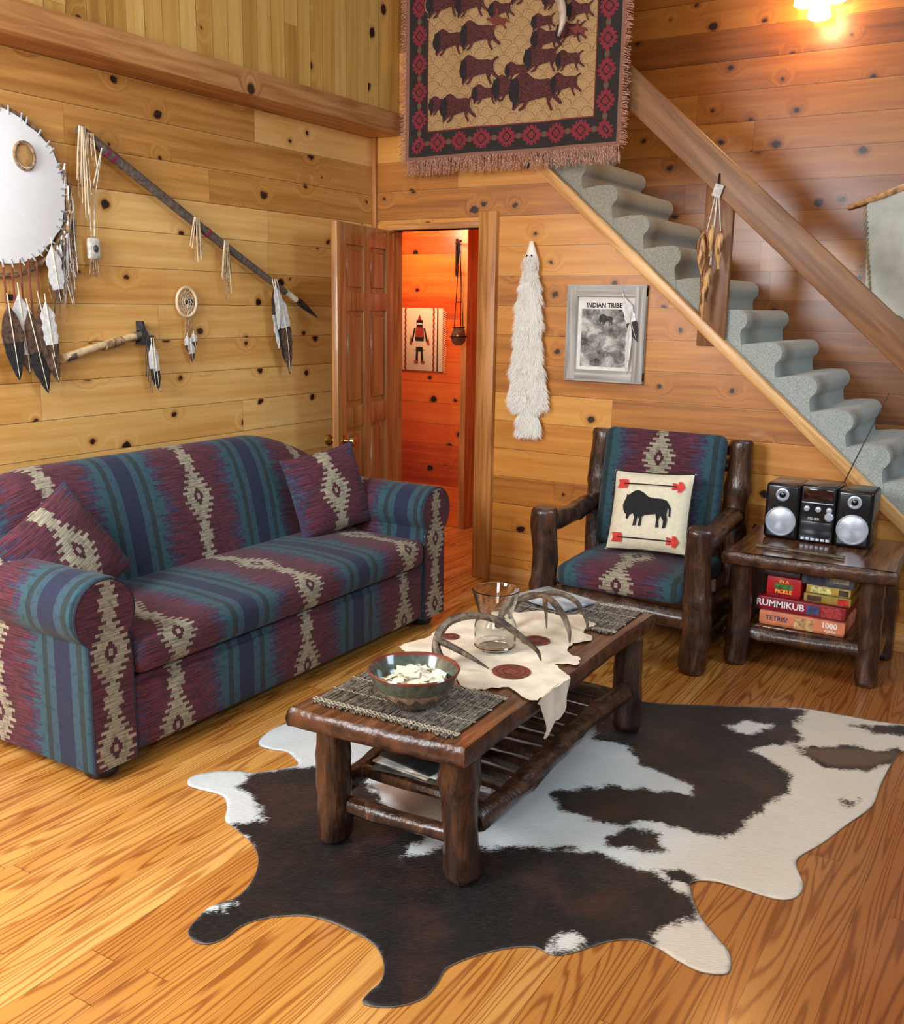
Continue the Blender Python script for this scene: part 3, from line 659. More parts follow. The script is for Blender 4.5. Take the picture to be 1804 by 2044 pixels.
def pz(x,y):
    a=x/.20;b=y/.20; a=min(.98,abs(a));b=min(.98,abs(b)); return .065*((1-a**2.6)*(1-b**2.6))**.55
def onp(poly,sx,sy,ox,oy,sp=.008):
    v,f=sheet([(ox+p[0]*sx,oy+p[1]*sy) for p in poly],sp); return [(a,b,pz(a,b)+.0065) for a,b in v],f
mk('bison_print',onp(BUF,.235,.235,-.12,-.085),M_ink,bp)
ARH=[(0,0),(.3,.32),(.55,.3),(.5,.12),(.75,.2),(1.0,.2),(.9,0),(1.0,-.2),(.75,-.2),(.5,-.12),(.55,-.3),(.3,-.32)]
FLT=[(.0,.26),(.85,.26),(1.0,0),(.85,-.26),(0,-.26),(.15,0)]
for y in (.122,-.142):
    n_=24; up=[(-.13+.26*i/n_,y+.003) for i in range(n_+1)]; dn=[(p[0],y-.003) for p in reversed(up)]
    mk('arrow_shaft',([(a,b,pz(a,b)+.0075) for a,b in up+dn],[[i,i+1,2*n_-i,2*n_+1-i] for i in range(n_)]),M_ink,bp)
    mk('arrow_head',onp([(1-p[0],p[1]) for p in ARH],.062,.085,.105,y),M_red,bp); mk('arrow_fletching',onp(FLT,.06,.085,-.165,y),M_red,bp)
orient(bp,(1.965,-.40,.635),(.06,-.93,.36),(0,.3,1),3)
# ------------------------------------------------------------ end table
et=thing('end_table','dark log end table holding a stereo with a lower shelf','table',(2.735,-.27,0),rot=2,world=False)
o2=crom([(-.335,-.33),(-.1,-.325),(.15,-.335),(.345,-.32),(.355,-.3),(.35,0),(.355,.28),(.335,.31),(0,.31),(-.34,.31),(-.355,.28),(-.345,0),(-.348,-.3)],4,True)
mk('tabletop',list(slab(o2,.49,.55,4)),[M_top,M_edge],et,ang=50)
for i,(x,y,dx) in enumerate(((-.285,-.22,.0),(.26,-.20,.0),(.28,.22,0),(-.27,.22,0))):
    mk('leg',log((x+(.01 if x>0 else -.01),y,0),(x,y,.495),.050,51+i,2),M_log,et)
for i,y in enumerate((-.2,.2)): mk('rail',log((-.28,y,.155),(.28,y,.155),.034,57+i,2),M_log,et)
for i,x in enumerate((-.28,.28)): mk('rail',log((x,-.2,.135),(x,.2,.135),.03,59+i,1),M_log,et)
mk('shelf_board',bx(-.25,.25,-.2,.2,.172,.19,.004),M_top,et)
def box(name,label,x0,x1,y0,y1,z0,z1,c,texts,bits=()):
    b=((x0+x1)/2,(y0+y1)/2,z0)
    t=thing(name,label,'board game',b,group='boxed games on the end table shelf')
    mk('box_base',bx(x0+.002,x1-.002,y0+.002,y1-.002,z0,z0+(z1-z0)*.4,.001),plain('card',tuple(v*.8 for v in c),.4,0,.1,20),t)
    mk('box_lid',bx(x0,x1,y0,y1,z0+(z1-z0)*.15,z1,.0015),plain('card_lid',c,.35,0,.08,20),t)
    for s,sz,cx,cz,cc,bo in texts:
        mk('lettering',facing(textgeo(s,sz,.0006,bold=bo),cx,y0-.0012,cz),plain('ink',cc,.5,0,.02,20),t,smooth=False)
    for (a0,a1,b0,b1,cc) in bits:
        mk('label_panel',bx(a0,a1,y0-.0009,y0+.001,b0,b1,0),plain('panel_ink',cc,.4,0,.25,60),t,smooth=False)
YF=-.455
box('puzzle_box','salmon orange jigsaw puzzle box at the bottom of the stack',2.535,2.905,YF,YF+.27,.194,.258,(232,138,98),[("TETRIS!",.030,2.612,.228,(60,70,110),.0004),("1000",.034,2.84,.235,(244,244,240),.001),("PUZZLE",.014,2.845,.210,(250,240,220),.0004)],bits=[(2.69,2.775,.198,.25,(206,160,110))])
box('board_game_box','dark red tile game box with white lettering',2.52,2.90,YF+.01,YF+.28,.260,.322,(150,28,46),[("RUMMIKUB",.042,2.62,.293,(240,240,240),.001)],bits=[(2.735,2.79,.272,.312,(70,80,120)),(2.80,2.885,.268,.316,(176,60,60))])
box('board_game_box','small red card game box with yellow lettering',2.55,2.70,YF+.03,YF+.22,.324,.415,(196,30,38),[("IN A",.022,2.625,.397,(246,214,80),.0003),("PICKLE",.024,2.625,.350,(246,214,80),.0004)],bits=[(2.585,2.665,.363,.384,(60,130,60))])
box('board_game_box','olive and yellow boxed game',2.715,2.915,YF+.03,YF+.25,.324,.362,(168,140,60),[],bits=[(2.86,2.905,.328,.358,(200,50,40)),(2.73,2.79,.33,.355,(90,60,40))])
box('board_game_box','mustard coloured boxed game',2.722,2.91,YF+.035,YF+.25,.364,.402,(196,160,70),[],bits=[(2.74,2.83,.370,.396,(232,216,140)),(2.86,2.90,.37,.395,(70,60,50))])
box('board_game_box','slate blue game box on top',2.70,2.92,YF+.03,YF+.25,.404,.484,(96,104,116),[],bits=[(2.72,2.80,.412,.475,(60,66,84)),(2.82,2.90,.425,.465,(190,180,150))])
box('board_game_box','grey card game box',2.50,2.69,YF+.05,YF+.25,.417,.48,(110,92,96),[],bits=[(2.53,2.66,.43,.465,(150,130,140))])
def speaker(x,label):
    b=(x,-.15,.551); t=thing('speaker',label,'speaker',b,rot=0,group='stereo speakers')
    mk('cabinet',bx(x-.078,x+.078,-.24,-.03,.551,.812,.016,3),M_blk,t)
    def disc(cz,prof): return mv(lathe(prof,32),T(x,-.241,cz)@R(90,'X'))
    mk('woofer',[disc(.636,[(.069,-.004),(.069,.008),(.063,.011),(.061,.006),(.045,.010),(.02,.014),(.001,.015)])],M_silver,t,label='silver speaker cone')
    mk('tweeter',[disc(.762,[(.030,-.004),(.030,.007),(.024,.009),(.018,.003),(.010,.007),(.001,.009)])],M_silver,t)
    mk('tweeter_centre',[disc(.762,[(.017,0),(.014,.008),(.001,.013)])],M_blk,t)
speaker(2.545,'black speaker with silver cone on the end table'); speaker(2.861,'black speaker with silver cone beside the stereo unit')
b=(2.70,-.14,.551); sr=thing('stereo','black compact stereo unit between two speakers','stereo',b)
xo=-.028
mk('cabinet',bx(2.6245,2.7815,-.235,-.02,.551,.818,.010,3),M_blk,sr)
M_scr=plain('smoked_display',(52,22,16),.1,0,.3,30); mk('display',bx(2.665+xo,2.795+xo,-.238,-.232,.752,.803,.002),M_scr,sr)
for x in (2.685,2.735,2.783): mk('button',mv(lathe([(.013,-.002),(.013,.008),(.009,.01),(.001,.01)],18),T(x+xo,-.236,.71)@R(90,'X')),M_silver,sr)
mk('volume_knob',mv(lathe([(.02,-.002),(.02,.01),(.015,.014),(.001,.014)],24),T(2.785+xo,-.236,.680)@R(90,'X')),M_silver,sr)
mk('cassette_door',bx(2.662+xo,2.796+xo,-.239,-.232,.583,.650,.003),plain('grey_plastic',(42,44,50),.2,0,.1,20),sr)
mk('lettering',facing(textgeo('FISHER',.017,.0005),2.718+xo,-.2400,.664),M_paper,sr,smooth=False)
mk('button_row',[bx(2.668+xo+.022*i,2.685+xo+.022*i,-.241,-.233,.562,.574,.001) for i in range(6)],M_silver,sr)
mk('disc_slot',bx(2.66+xo,2.80+xo,-.2375,-.232,.735,.74,.001),M_silver,sr)
mk('antenna',tube([(2.77,-.03,.81),(2.925,-.02,1.24)],[.0032,.0016],8),M_steel,sr,label='thin telescopic antenna')
fl=mk('wooden_flute',tube([(2.50,-.47,.5595),(2.88,-.485,.5595)],[.008,.0085,.0075,.008],12),plain('carved_wood',(84,72,48),.5,0,.3,50),off=(2.7,-.48,.551)); fl['label']='thin carved stick lying along the table edge';fl['category']='flute'
# ------------------------------------------------------------ picture, pelt on back wall
fx0,fx1,fz0,fz1=BX(1.305),BX(1.745),BZ(1.215),BZ(1.715); ym=WB
pf=thing('framed_picture','weathered grey frame around a vintage newspaper print, feather attached','picture',((fx0+fx1)/2,WB,(fz0+fz1)/2))
w=.062
mk('frame',[bx(fx0,fx1,ym-.03,ym,fz1-w,fz1,.004)+(0,),bx(fx0,fx1,ym-.03,ym,fz0,fz0+w,.004)+(0,),bx(fx0,fx0+w,ym-.032,ym,fz0+.01,fz1-.01,.004)+(1,),bx(fx1-w,fx1,ym-.032,ym,fz0+.01,fz1-.01,.004)+(1,)],[M_greyw,M_greywz],pf)
mk('mat_board',bx(fx0+w-.005,fx1-w+.005,ym-.012,ym-.002,fz0+w-.005,fz1-w+.005,0),M_paper,pf)
npn=NB('newsprint',.7); x,y,z=npn.obj(); f=npn.noise(npn.vec(x*11,z*14,0),1,6,.5,.6); f2=npn.noise(npn.vec(x*70,z*90,3),1,3); npn.col(npn.ramp(f*.82+f2*.18,[(.36,(56,54,52)),(.48,(134,130,124)),(.6,(206,202,192))]))
px0,px1,pz0,pz1=fx0+.085,fx1-.095,fz0+.082,fz1-.09
mk('print',bx(px0,px1,ym-.015,ym-.011,pz0,pz1,0),npn.mat,pf,smooth=False)
mk('title_strip',bx(px0,px1,ym-.0158,ym-.0148,pz1-.036,pz1+.004,0),M_paper,pf,smooth=False)
mk('lettering',facing(textgeo('INDIAN TRIBES',.034,.0005,bold=.0008,sx=.95),(px0+px1)/2,ym-.0165,pz1-.017),M_ink,pf,smooth=False)
mk('print_bison',prism([(px0+.10+p[0]*.08,pz1-.12+p[1]*.08) for p in BUF],ym-.0165,ym-.015,lambda a,b,c:(a,c,b)),plain('grey_ink',(66,64,62),.8,0,.4,80),pf)
mk('feather',feather((fx1-.13,ym-.036,fz1-.03),(fx1-.035,ym-.036,fz0+.22),.06,(0,-1,0),3,.6),[M_fth_w,M_fth_k,M_quill],pf)
mk('feather',feather((fx1-.075,ym-.04,fz1-.14),(fx1-.085,ym-.04,fz0+.05),.030,(0,-1,0),4,.6),[M_fth_w,M_fth_w,M_quill],pf)
# pelt
cx=BX(1.09)
pk=[(1.94,.010,-.004),(1.91,.020,-.002),(1.87,.032,0),(1.83,.042,0),(1.79,.034,0),(1.74,.044,0),(1.66,.056,-.004),(1.5,.066,.0),(1.36,.072,-.006),(1.22,.092,.0),(1.12,.108,.005),(1.075,.098,.008),(1.04,.034,.012),(1.01,.054,.012),(.97,.068,.012),(.93,.054,.015),(.90,.02,.018)]
pk=[(BZ(a),b,c) for a,b,c in pk]
zs=np.linspace(pk[0][0],pk[-1][0],70); za=np.array([p[0] for p in pk])[::-1]; wa=np.array([p[1] for p in pk])[::-1]; oa=np.array([p[2] for p in pk])[::-1]
vs=[];fs=[];n=20
for z in zs:
    w_=np.interp(z,za,wa);o_=np.interp(z,za,oa)
    for j in range(n):
        a=2*math.pi*j/n; vs.append((cx+o_+w_*math.cos(a)*(1+.12*mnoise.noise(Vector((z*14,a,0)))),WB-.034+ .033*math.sin(a)*min(1,w_/.04),z))
for i in range(len(zs)-1):
    for j in range(n): fs.append([i*n+j,i*n+(j+1)%n,(i+1)*n+(j+1)%n,(i+1)*n+j])
fs.append(list(range(n)));fs.append([(len(zs)-1)*n+j for j in range(n)])
pel=thing('animal_pelt','long pale cream and tan furry pelt hung on the plank wall','pelt',(cx,WB,BZ(1.94)))
M_fur=plain('cream_fur',(244,234,216),.9,0,.03,22,.4); M_furt=plain('tan_fur',(206,182,152),.9,0,.1,22); M_furw=plain('white_fur',(254,250,244),.9,0,.01,22)
mk('skin',(vs,fs),M_fur,pel)
gs=[[[],[]] for _ in range(3)]; rnd=random.Random(9)
for i in range(26000):
    z=rnd.uniform(BZ(.905),BZ(1.87)); w_=np.interp(z,za,wa);o_=np.interp(z,za,oa); a=rnd.uniform(math.pi*.98,math.pi*2.02)
    x=cx+o_+w_*math.cos(a); y=WB-.034+.033*math.sin(a)*min(1,w_/.04)
    ln=rnd.uniform(.018,.055)*(1 if w_>.045 else .5); cl=mnoise.noise(Vector((x*30,z*14,1)))
    sp=math.cos(a)*rnd.uniform(.1,.8)+cl*.7+rnd.uniform(-.2,.2)
    k_=2 if rnd.random()<.7 else (1 if cl>.2 and rnd.random()<.5 else 0)
    G=gs[k_]; b_=len(G[0]); hw=.0019
    G[0]+=[(x-hw,y,z),(x+hw,y,z),(x+sp*ln,y-.006-rnd.random()*.012,z-ln)]; G[1].append([b_,b_+1,b_+2])
mk('fur',[(g[0],g[1],i) for i,g in enumerate(gs)],[M_fur,M_furt,M_furw],pel,smooth=False,kind='stuff')
for s in (-1,1): mk('ear',prism([(cx+s*.016,BZ(1.80)),(cx+s*.046,BZ(1.79)),(cx+s*.042,BZ(1.83))],WB-.066,WB-.056,lambda a,b,c:(a,c,b)),M_furt,pel)
for s in (-1,1): mk('eye_hole',ell((cx+s*.014,WB-.064,BZ(1.862)),(.006,.003,.008),8,6),M_ink,pel)
# ------------------------------------------------------------ tapestry
TW=1.305;TH=1.60; tx0=.262; tz0=2.392; ty=-.03
def tapmat():
    n=NB('woven_tapestry',.95); x,y,z=n.obj(); e=n.mn(n.mn(x,TW-x),z); hor=n.mn(x,TW-x)>z
    t=hor*x+(1-hor)*z
    fld=n.noise(n.vec(x*240,z*240,0),1,2)
    nz=n.noise(n.vec(x*9,z*9,0),1,2)-.5
    xs=x+nz*.05; zs_=z+nz*.05; row=n.fl(zs_/.042); xx=(n.fr(xs/.09+row*.5)-.5)*.09; yy=n.fr(zs_/.042)*.042
    d=n.m('SQRT',xx*xx*.8+yy*yy); ln=n.ab(d-.036)<.0022; ln2=n.ab(d-.022)<.0012
    c=n.mix(n.sm(fld,.35,.65),(148,112,70),(192,156,108)); c=n.mix(n.mx(ln,ln2*.6)*.6,c,(112,66,46))
    ft=n.ab(n.fr(t/.145)-.5)*2.0; fe=n.ab(e-.088)/.046
    q=n.fl(ft*8)/8.0+n.fl(fe*5)/5.0*.7
    alt2=n.m('MODULO',n.fl(ft*8),2.0)
    bd=n.mix(q+alt2*.14<.82,(42,32,30),(126,38,46)); bd=n.mix(n.m('MULTIPLY',q<.34,q>.14),bd,(40,28,28))
    bd=n.mix(n.m('MULTIPLY',ft>.86,fe<.30),bd,(88,80,58))
    c=n.mix(e<.152,c,(112,38,42)); c=n.mix(e<.146,c,(40,34,32)); c=n.mix(e<.138,c,bd); c=n.mix(e<.038,c,(40,34,32)); c=n.mix(e<.020,c,(136,92,74))
    c=n.mix(n.sm(fld,.5,.8)*.4,c,(56,40,34)); n.col(c); n.bump(fld,.4,.003); return n.mat
def ripple(x,z): return .012*math.sin(x*9+.5)+.006*math.sin(x*23+z*2)
NX,NZ=60,40; vs=[(tx0+TW*i/NX,ty+ripple(TW*i/NX,TH*j/NZ),tz0+TH*j/NZ) for i in range(NX+1) for j in range(NZ+1)]
fs=[[i*(NZ+1)+j,(i+1)*(NZ+1)+j,(i+1)*(NZ+1)+j+1,i*(NZ+1)+j+1] for i in range(NX) for j in range(NZ)]
tp=thing('tapestry','fringed woven wall tapestry with running bison herd','tapestry',(tx0,ty,tz0))
mk('woven_cloth',(vs,fs),tapmat(),tp)
M_bis=plain('maroon_yarn',(80,38,36),.95,0,.4,140); M_mane=plain('dark_yarn',(40,28,30),.95,0,.3,140); M_outl=plain('tan_yarn',(180,144,100),.95,0,.15,200)
def onT(poly,s,ox,oz,d,flip=1,sk=0):
    pts=[(ox+(p[0]-.5)*s*flip,oz+p[1]*s) for p in poly]
    v,f=sheet(pts,.03); return [(tx0+a,ty+ripple(a,b)-d,tz0+b) for a,b in v],f
MANE=[(.02,.33),(0,.42),(.03,.52),(.06,.60),(.05,.66),(.09,.63),(.14,.67),(.2,.66),(.24,.5),(.22,.34),(.24,.26),(.17,.22),(.13,.13),(.10,.15),(.10,.23),(.05,.26)]
RUN=[(.02,.33),(0,.42),(.03,.52),(.06,.60),(.05,.66),(.09,.63),(.14,.67),(.22,.73),(.30,.75),(.40,.71),(.52,.62),(.65,.60),(.80,.60),(.90,.57),(.97,.62),(1.06,.66),(1.08,.62),(.99,.56),(.95,.48),(.96,.36),(1.02,.26),(1.10,.20),(1.14,.12),(1.08,.12),(1.0,.18),(.90,.26),(.86,.18),(.93,.04),(.88,.02),(.80,.16),(.76,.28),(.60,.26),(.48,.24),(.42,.22),(.34,.10),(.24,.06),(.22,.1),(.30,.16),(.33,.22),(.24,.18),(.12,.08),(.08,.12),(.18,.2),(.22,.26),(.17,.24),(.13,.15),(.10,.17),(.10,.23),(.05,.26)]
bl=[(.23,.30,.15),(.52,.33,.15),(.34,.25,.22),(.66,.33,.20),(.80,.27,.28),(.98,.33,.17),(.47,.43,.22),(.70,.44,.13),(.84,.46,.20),(1.0,.45,.15),(.86,.56,.17),(1.0,.58,.16),(.28,.60,.20),(.47,.60,.22),(1.05,.68,.14),(.84,.66,.13),(.24,.79,.22),(.42,.77,.19),(.76,.79,.23),(.92,.75,.18),(1.02,.84,.17),(.60,.74,.14),(.33,.95,.22),(.60,.97,.22),(.86,.98,.22),(1.03,1.02,.18),(.24,1.12,.2),(.50,1.14,.22),(.76,1.16,.22),(.98,1.2,.2),(.34,1.30,.22),(.66,1.32,.22)]
gs=[]
for i,(x,z,s) in enumerate(bl):
    k_=.0004*(i%4)
    big=[( .5+(p[0]-.5)*1.05, .37+(p[1]-.37)*1.08) for p in RUN]
    a=onT(big,s,x,z-.08,.003+k_); b_=onT(RUN,s,x,z-.08,.0045+k_); c_=onT(MANE,s,x,z-.08,.006+k_)
    gs+=[a+(2,),b_+(0,),c_+(1,)]
RID=[(.1,0),(.2,.2),(0,.45),(-.25,.55),(-.2,.66),(.1,.6),(.25,.66),(.3,.95),(.36,1.05),(.44,.95),(.42,.7),(.6,.55),(.9,.5),(1.1,.3),(1.02,.25),(.85,.38),(.8,.2),(.95,0),(.85,-.02),(.68,.2),(.45,.25),(.3,.22),(.2,.0)]
for (x,z,s) in ((.60,.62,.10),(1.06,.53,.08)):
    gs.append(onT(RID,s,x,z,.009)+(3,))
mk('bison_herd',gs,[M_bis,M_mane,M_outl,plain('red_yarn',(118,52,44),.95,0,.2,200)],tp,smooth=False)
vs=[];fs=[];rnd=random.Random(2)
def strand(p,dx,dz,w):
    b_=len(vs); m_=4
    for i in range(m_+1):
        t=i/m_; x=p[0]+dx*t+rnd.uniform(-.003,.003); z=p[2]+dz*t; y=p[1]-.004+rnd.uniform(-.006,.004)
        ux,uz=(w,0) if abs(dz)>abs(dx) else (0,w)
        vs.append((x-ux,y,z-uz)); vs.append((x+ux,y,z+uz))
    for i in range(m_): fs.append([b_+2*i,b_+2*i+1,b_+2*i+3,b_+2*i+2])
for i in range(330):
    x=TW*i/330; strand((tx0+x,ty+ripple(x,0),tz0+.004),rnd.uniform(-.012,.012),-rnd.uniform(.065,.095),.0019)
for i in range(300):
    z=TH*i/300
    strand((tx0+.002,ty+ripple(0,z),tz0+z),-rnd.uniform(.025,.04),-rnd.uniform(0,.02),.0018); strand((tx0+TW-.002,ty+ripple(TW,z),tz0+z),rnd.uniform(.025,.045),-rnd.uniform(0,.02),.0018)
mk('fringe',(vs,fs),plain('fringe_yarn',(164,118,100),.95,0,.45,160),tp,smooth=False,kind='stuff')
mk('tapestry_rod',tube([(.125,ty,tz0+TH),(tx0+TW+.08,ty,tz0+TH)],.014,12),M_rail,tp)
hn=thing('powder_horn','curved pale horn hanging on a cord over the tapestry','horn',(1.22,-.1,3.12))
mk('horn',tube(crom([(1.22,-.10,3.12),(1.255,-.11,3.05),(1.26,-.11,2.98),(1.24,-.11,2.92)],6),[.024,.021,.016,.006],14),plain('pale_horn',(196,170,150),.3,0,.2,20),hn)
mk('cord',tube([(1.22,-.10,3.11),(1.20,-.07,3.5),(1.19,ty-.016,tz0+TH)],.003,6),M_lace,hn)
# ------------------------------------------------------------ left wall decor
def lwp(y,z,x=.012): return (WL+x,LY(y),LZ(z))
sc_=lwp(-2.44,2.02); sh=thing('hide_shield','large round white painted shield with laced rim, fringe and feathers','wall ornament',sc_)
n_=60; pts=[]
for i in range(n_):
    a=2*math.pi*i/n_; r=.296*(1+.05*mnoise.noise(Vector((math.cos(a)*3,math.sin(a)*3,1)))+.012*math.sin(i*2.4)); pts.append((sc_[1]+r*math.cos(a),sc_[2]+r*math.sin(a)*.98))
sv,sf_=sheet(pts,.03)
mk('disc',([(sc_[0]+.03+.03*(1-min(1,((a-sc_[1])**2+(b-sc_[2])**2)/.088)),a,b) for a,b in sv],sf_),M_wht,sh)
mk('hoop',tube([(sc_[0]+.012,sc_[1]+.312*math.cos(2*math.pi*i/40),sc_[2]-.02+.32*math.sin(2*math.pi*i/40)) for i in range(41)],.010,8),M_lace,sh)
gs=[];rnd=random.Random(8)
for i in range(40):
    a=2*math.pi*(i+.5+rnd.uniform(-.3,.3))/40; gs.append(tube([(sc_[0]+.033,sc_[1]+r_*math.cos(a+(r_-.27)*.6),sc_[2]+r_*math.sin(a+(r_-.27)*.6)) for r_ in (.275,.296,.308)],.0035,6))
mk('rim_lacing',gs,plain('silver_lace',(176,178,184),.6,0,.15,60),sh,smooth=False,kind='stuff')
mk('painted_ring',tube([(sc_[0]+.058,sc_[1]+.10+.045*math.cos(t),sc_[2]+.12+.052*math.sin(t)) for t in np.linspace(0,6.283,25)],.006,6),M_lace,sh)
mk('painted_spot',ell((sc_[0]+.052,sc_[1]+.10,sc_[2]+.12),(.006,.040,.046)),plain('tan_paint',(186,142,86),.7,0,.1,40),sh)
gs=[];rnd=random.Random(4)
for i in range(110):
    a=rnd.uniform(-.85,.45); y=sc_[1]+.32*math.cos(a);z=sc_[2]-.02+.32*math.sin(a); L_=rnd.uniform(.12,.30)
    gs.append(tube([(sc_[0]+.02+rnd.uniform(0,.02),y+rnd.uniform(-.012,.012),z),(sc_[0]+.02,y+rnd.uniform(-.02,.03),z-L_*.5),(sc_[0]+.02,y+rnd.uniform(-.02,.035),z-L_)],[.004,.003,.0015],5)+(rnd.randint(0,2),))
mk('hide_fringe',gs,[M_lace,M_grey,M_fth_w],sh,smooth=False,kind='stuff')
for i in range(6):
    y0=sc_[1]-.05+i*.038; z0=sc_[2]-.29
    mk('bead_string',tube([(sc_[0]+.03,y0,z0+.02),(sc_[0]+.03,y0+.004,z0-.14-.02*i)],.004,6),M_brownl,sh)
for i,(y,z0,L_,w_,mt) in enumerate(((-2.40,1.66,.36,.10,0),(-2.37,1.60,.38,.095,1),(-2.32,1.63,.37,.085,2),(-2.29,1.62,.26,.07,0),(-2.46,1.62,.34,.09,1),(-2.25,1.84,.26,.07,0))):
    p0=lwp(y,z0,.045+.004*i); p1=lwp(y+.03+.045*(i in (1,2)),z0-L_,.045+.004*i)
    mk('feather',feather(p0,p1,w_,(1,0,0),i,.5 if mt else .75),[[M_fth_w,M_fth_b,M_quill],[M_fth_b,M_fth_k,M_quill],[M_fth_b,M_fth_b,M_quill]][mt],sh)
a0=lwp(-2.06,2.28,.04); a1=lwp(-.72,1.61,.04); a2=lwp(-.60,1.545,.04)
sp=thing('spear','long dark wrapped spear with hide fringes and feathers','spear',a0)
mk('shaft',tube([a0,tuple((Vector(a0)+Vector(a1))/2+Vector((0,0,-.01))),a1],[.022,.020,.015],14,.1,2),M_grey,sp)
va=Vector(a0);vb=Vector(a1);vd=(vb-va).normalized()
for t in (.10,.125,.52,.60): 
    q=va.lerp(vb,t); q.z-=.01*math.sin(t*3.14)
    mk('wrap_band',tube([q-vd*.007,q+vd*.007],.0228,14),M_mag,sp)
s2=Vector((0,-vd.z,vd.y))
bl_=[vb-vd*.02+s2*.012,vb+vd*.03+s2*.022,vb+vd*.12+s2*.01,Vector(a2)+vd*.06,vb+vd*.10-s2*.014,vb+vd*.02-s2*.016]
mk('blade',prism([(p.y,p.z) for p in bl_],WL+.035,WL+.045,lambda a,b,c:(c,a,b)),M_steel,sp,smooth=False)
mk('blade_binding',tube([vb-vd*.10,vb-vd*.01],.017,10),M_quill,sp)
gs=[]
for t,nn,LL in ((.0,18,.36),(.46,14,.20),(.60,14,.28),(.03,8,.18)):
    q=va.lerp(vb,t)
    for i in range(nn):
        dy=rnd.uniform(-.03,.03); L_=LL*rnd.uniform(.5,1); gs.append(tube([(q.x+.02,q.y+dy*.5,q.z+.01),(q.x+.015,q.y+dy,q.z-L_*.5),(q.x+.012,q.y+dy*1.3+rnd.uniform(-.01,.01),q.z-L_)],[.004,.003,.002],5)+(rnd.randint(0,1),))
mk('hide_fringe',gs,[M_lace,M_leath],sp,smooth=False,kind='stuff')
q=va.lerp(vb,.84)
for i,(dy,L_,w_) in enumerate(((-.02,.36,.085),(.02,.44,.085),(.05,.50,.08),(-.04,.26,.06))):
    p0=(q.x+.02+.006*i,q.y+dy*.3,q.z); p1=(q.x+.02+.006*i,q.y+dy+.06,q.z-L_)
    mk('feather',feather(p0,p1,w_,(1,0,0),20+i,.45,-.02),[[M_fth_b,M_fth_w,M_quill],[M_fth_b,M_fth_k,M_quill],[M_fth_w,M_fth_b,M_quill],[M_fth_w,M_fth_w,M_quill]][i],sp)
p=lwp(-1.985,2.215,.085); pn=thing('pendant','bone pendant hanging on a long white cord','pendant',p)
mk('cord',[tube([p,lwp(-1.995,2.0,.03),lwp(-2.005,1.86,.03)],.0025,5),tube([p,lwp(-2.02,2.0,.03),lwp(-2.02,1.86,.03)],.0025,5)],M_bone,pn)
mk('pouch',mv(bx(-.012,.012,-.03,.03,-.045,.045,.01,3),T(*lwp(-2.012,1.81,.03))),M_bone,pn); mk('bead',ell(lwp(-2.012,1.81,.045),(.008,.012,.016)),M_steel,pn)
mk('tassel',[tube([lwp(-2.012+d_,1.77,.03),lwp(-2.015+d_*2,1.69+abs(d_),.03)],[.006,.0035],6) for d_ in (-.012,-.004,.004,.012)],M_lace,pn)
dc=lwp(-1.49,1.595,.02); dcr=thing('dreamcatcher','small hide-wrapped dreamcatcher with beads and feathers','dreamcatcher',dc)
mk('hoop',tube([(dc[0],dc[1]+.062*math.cos(t),dc[2]+.068*math.sin(t)) for t in np.linspace(0,6.283,33)],.007,8),M_leath,dcr)
gs=[tube([(dc[0],dc[1]+.06*math.cos(a),dc[2]+.066*math.sin(a)),(dc[0],dc[1]+.03*math.cos(a+.6),dc[2]+.036*math.sin(a+.6)),(dc[0],dc[1]+.012*math.cos(a+1.2),dc[2]+.014*math.sin(a+1.2))],.0014,4) for a in np.linspace(0,6.283,13)]
gs+= [tube([(dc[0],dc[1]+r_*math.cos(t),dc[2]+r_*1.1*math.sin(t)) for t in np.linspace(0,6.283,17)],.0013,4) for r_ in (.013,.027,.043)]
mk('web',gs,M_bone,dcr,smooth=False)
for i,(dy,L_) in enumerate(((-.01,.17),(.006,.22),(.02,.15))):
    mk('strand',tube([(dc[0],dc[1]+dy,dc[2]-.065),(dc[0],dc[1]+dy*1.3,dc[2]-.065-L_*.6)],.004,6),M_lace,dcr)
    mk('feather',feather((dc[0]+.004,dc[1]+dy*1.3,dc[2]-.06-L_*.5),(dc[0]+.004,dc[1]+dy*1.6+.01,dc[2]-.07-L_),.04,(1,0,0),40+i),[M_fth_w,M_fth_b,M_quill],dcr)
t0=Vector(lwp(-2.20,1.355,.022));t1=Vector(lwp(-1.74,1.455,.022)); tm=thing('tomahawk','wooden-handled tomahawk with dark stone head and feathers','tomahawk',tuple(t0))
td=(t1-t0).normalized()
mk('handle',tube([t0,t0.lerp(t1,.5)+Vector((0,0,.006)),t1],[.020,.015,.015],12,.1,4),plain('peeled_wood',(214,184,140),.5,0,.12,30),tm)
for t in (.04,.07,.10,.13,.50,.53,.56,.60,.64,.68,.86,.90,.97): mk('wrap_band',tube([t0.lerp(t1,t)-td*.007,t0.lerp(t1,t)+td*.007],.0195,12),M_grey if t<.3 or t>.8 else M_lace,tm)
hp=t1-td*.03; up_=Vector((0,-td.z,td.y))
hd=[hp+up_*.062-td*.002,hp+up_*.060+td*.008,hp+up_*.014+td*.012,hp-up_*.010+td*.014,hp-up_*.034+td*.028,hp-up_*.046-td*.004,hp-up_*.036-td*.032,hp-up_*.012-td*.014,hp+up_*.014-td*.010]
mk('stone_head',prism([(p.y,p.z) for p in hd],WL+.002,WL+.044,lambda a,b,c:(c,a,b)),M_steel,tm,ang=20)
mk('head_lashing',[tube([hp+up_*.02-td*.022,hp-up_*.02+td*.018],.008,8),tube([hp+up_*.02+td*.018,hp-up_*.02-td*.022],.008,8)],M_iron,tm)
